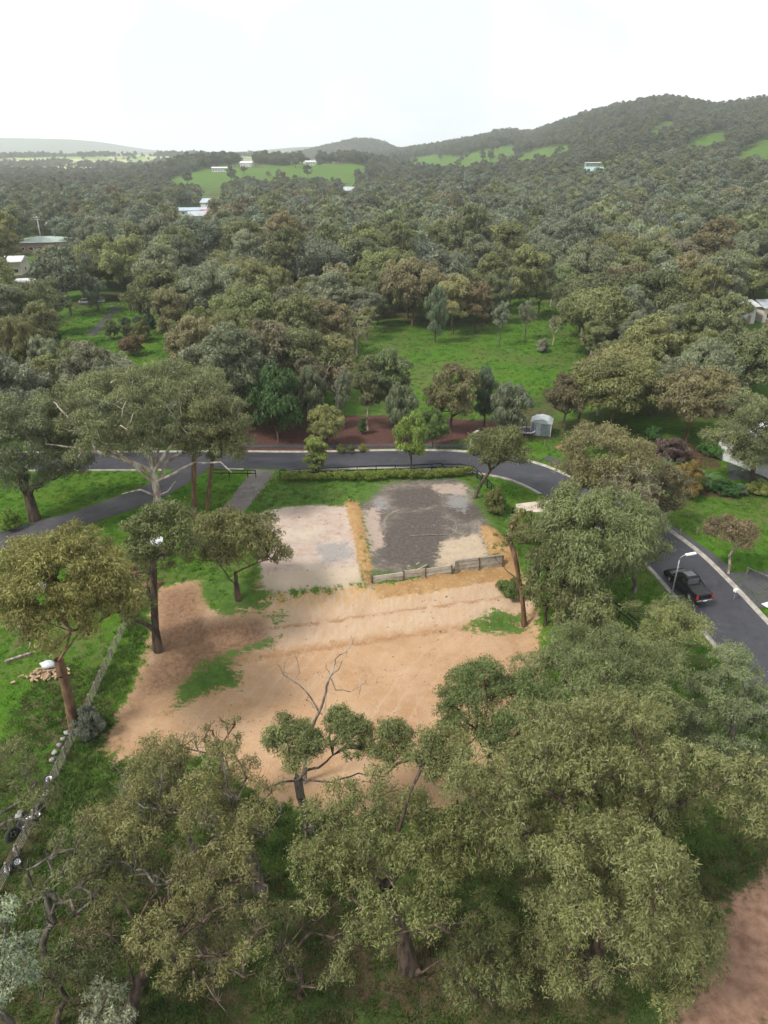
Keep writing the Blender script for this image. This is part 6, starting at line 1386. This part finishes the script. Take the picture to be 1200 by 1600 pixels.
tuft_field('weeds', 5000, (-23.8, -18.5, 24, 56), .12, .38, (.07, .135, .026), 'tall green weeds along the yard fence', 2, lambda x, y: (x < -22.2 + vnoise(x * .3, y * .35, 5) * 3.2 - 1.2) & (vnoise(x * .8, y * .8, 15) > .35) & (on_dirt(x, y) < .2))
def gpatch(x, y): return np.maximum.reduce([poly_sd(p, x, y) for p in A_GRASSY])
tuft_field('weeds', 9000, (-24, 22, 40, 86), .06, .2, (.075, .14, .025), 'patches of green weeds on the bare earth', 3, lambda x, y: (gpatch(x, y) + (vnoise(x * .9, y * .9, 8) - .5) * 1.8 > 0))
tuft_field('weeds', 2600, (-18, 13, 40, 84), .05, .16, (.075, .09, .03), 'scattered small weed tufts and clods on the dirt pads', 4, lambda x, y: (on_dirt(x, y) > 0) & (vnoise(x * .35, y * .5, 9) > .68))
grass_mass('grass', 52000, (-72, 66, 44, 104), 'short green grass around the block and street verges', 5, lambda x, y: (on_dirt(x, y) < -.3) & off_road(x, y) & (poly_sd(A_MULCH, x, y) < 0) & (line_d(FP[::3], x, y) > .9) & (line_d(GRAVEL, x, y) > 1.7), GR, .7, 1.5)
grass_mass('grass', 26000, (-95, 70, 104, 205), 'green meadow grass beyond the street', 6, lambda x, y: np.maximum(poly_sd(MEADOW[0], x, y), poly_sd(MEADOW[1], x, y)) > -3, GR, 1.2, 2.2)
def clods(n, seed):
    rg = np.random.default_rng(seed); x = rg.uniform(-21, 14, n * 4); y = rg.uniform(38, 84, n * 4); d = y - (61.6 + .24 * (x + 1))
    w = .12 + .8 * (vnoise(x * .5, y * .5, 77) > .62) + .8 * (np.abs(d + 7.1) < .5) + .7 * (np.abs(d + 4.1) < .4) + .9 * ((d < 0) & (d > -1.2))
    k = (on_dirt(x, y) > 0) & (rg.random(n * 4) < w * .6); x, y = x[k][:n], y[k][:n]; n = len(x); z = terrain(x, y); r = rg.uniform(.02, .065, n) * (1 + rg.exponential(.3, n))
    O = np.array([[1, 0, 0], [0, 1, 0], [-1, 0, 0], [0, -1, 0], [0, 0, .7], [0, 0, -.7]], float); F0 = np.array([[0, 1, 4], [1, 2, 4], [2, 3, 4], [3, 0, 4], [1, 0, 5], [2, 1, 5], [3, 2, 5], [0, 3, 5]])
    V = np.column_stack([x, y, z + r * .25])[:, None] + O[None] * r[:, None, None] * rg.uniform(.6, 1.4, (n, 6, 1)); F = (np.arange(n) * 6)[:, None, None] + F0[None]
    return tag(link('clods', mesh_np('clods', V.reshape(-1, 3), F.reshape(-1, 3), M['clod'])), 'small clods and stones scattered over the bare earth', kind='stuff')
M['clod'] = simple_mat('earth_clod', (.3, .2, .125), .95, .3, .7)
clods(1100, 12)
# ------------------------------------------------------------------ haze
hz = MB().box((0, 5400, 82), (19000, 11600, 186)).build('haze', bpy.data.materials.new('haze_air')); hm = hz.data.materials[0]; hm.use_nodes = True
ht = hm.node_tree; ht.nodes.clear(); ho = ht.nodes.new('ShaderNodeOutputMaterial'); hv = ht.nodes.new('ShaderNodeVolumePrincipled')
hv.inputs['Color'].default_value = (.93, .965, 1, 1); hv.inputs['Density'].default_value = .00016; hv.inputs['Anisotropy'].default_value = .2
ht.links.new(hv.outputs[0], ho.inputs['Volume']); tag(hz, 'pale haze in the valley air', kind='stuff')
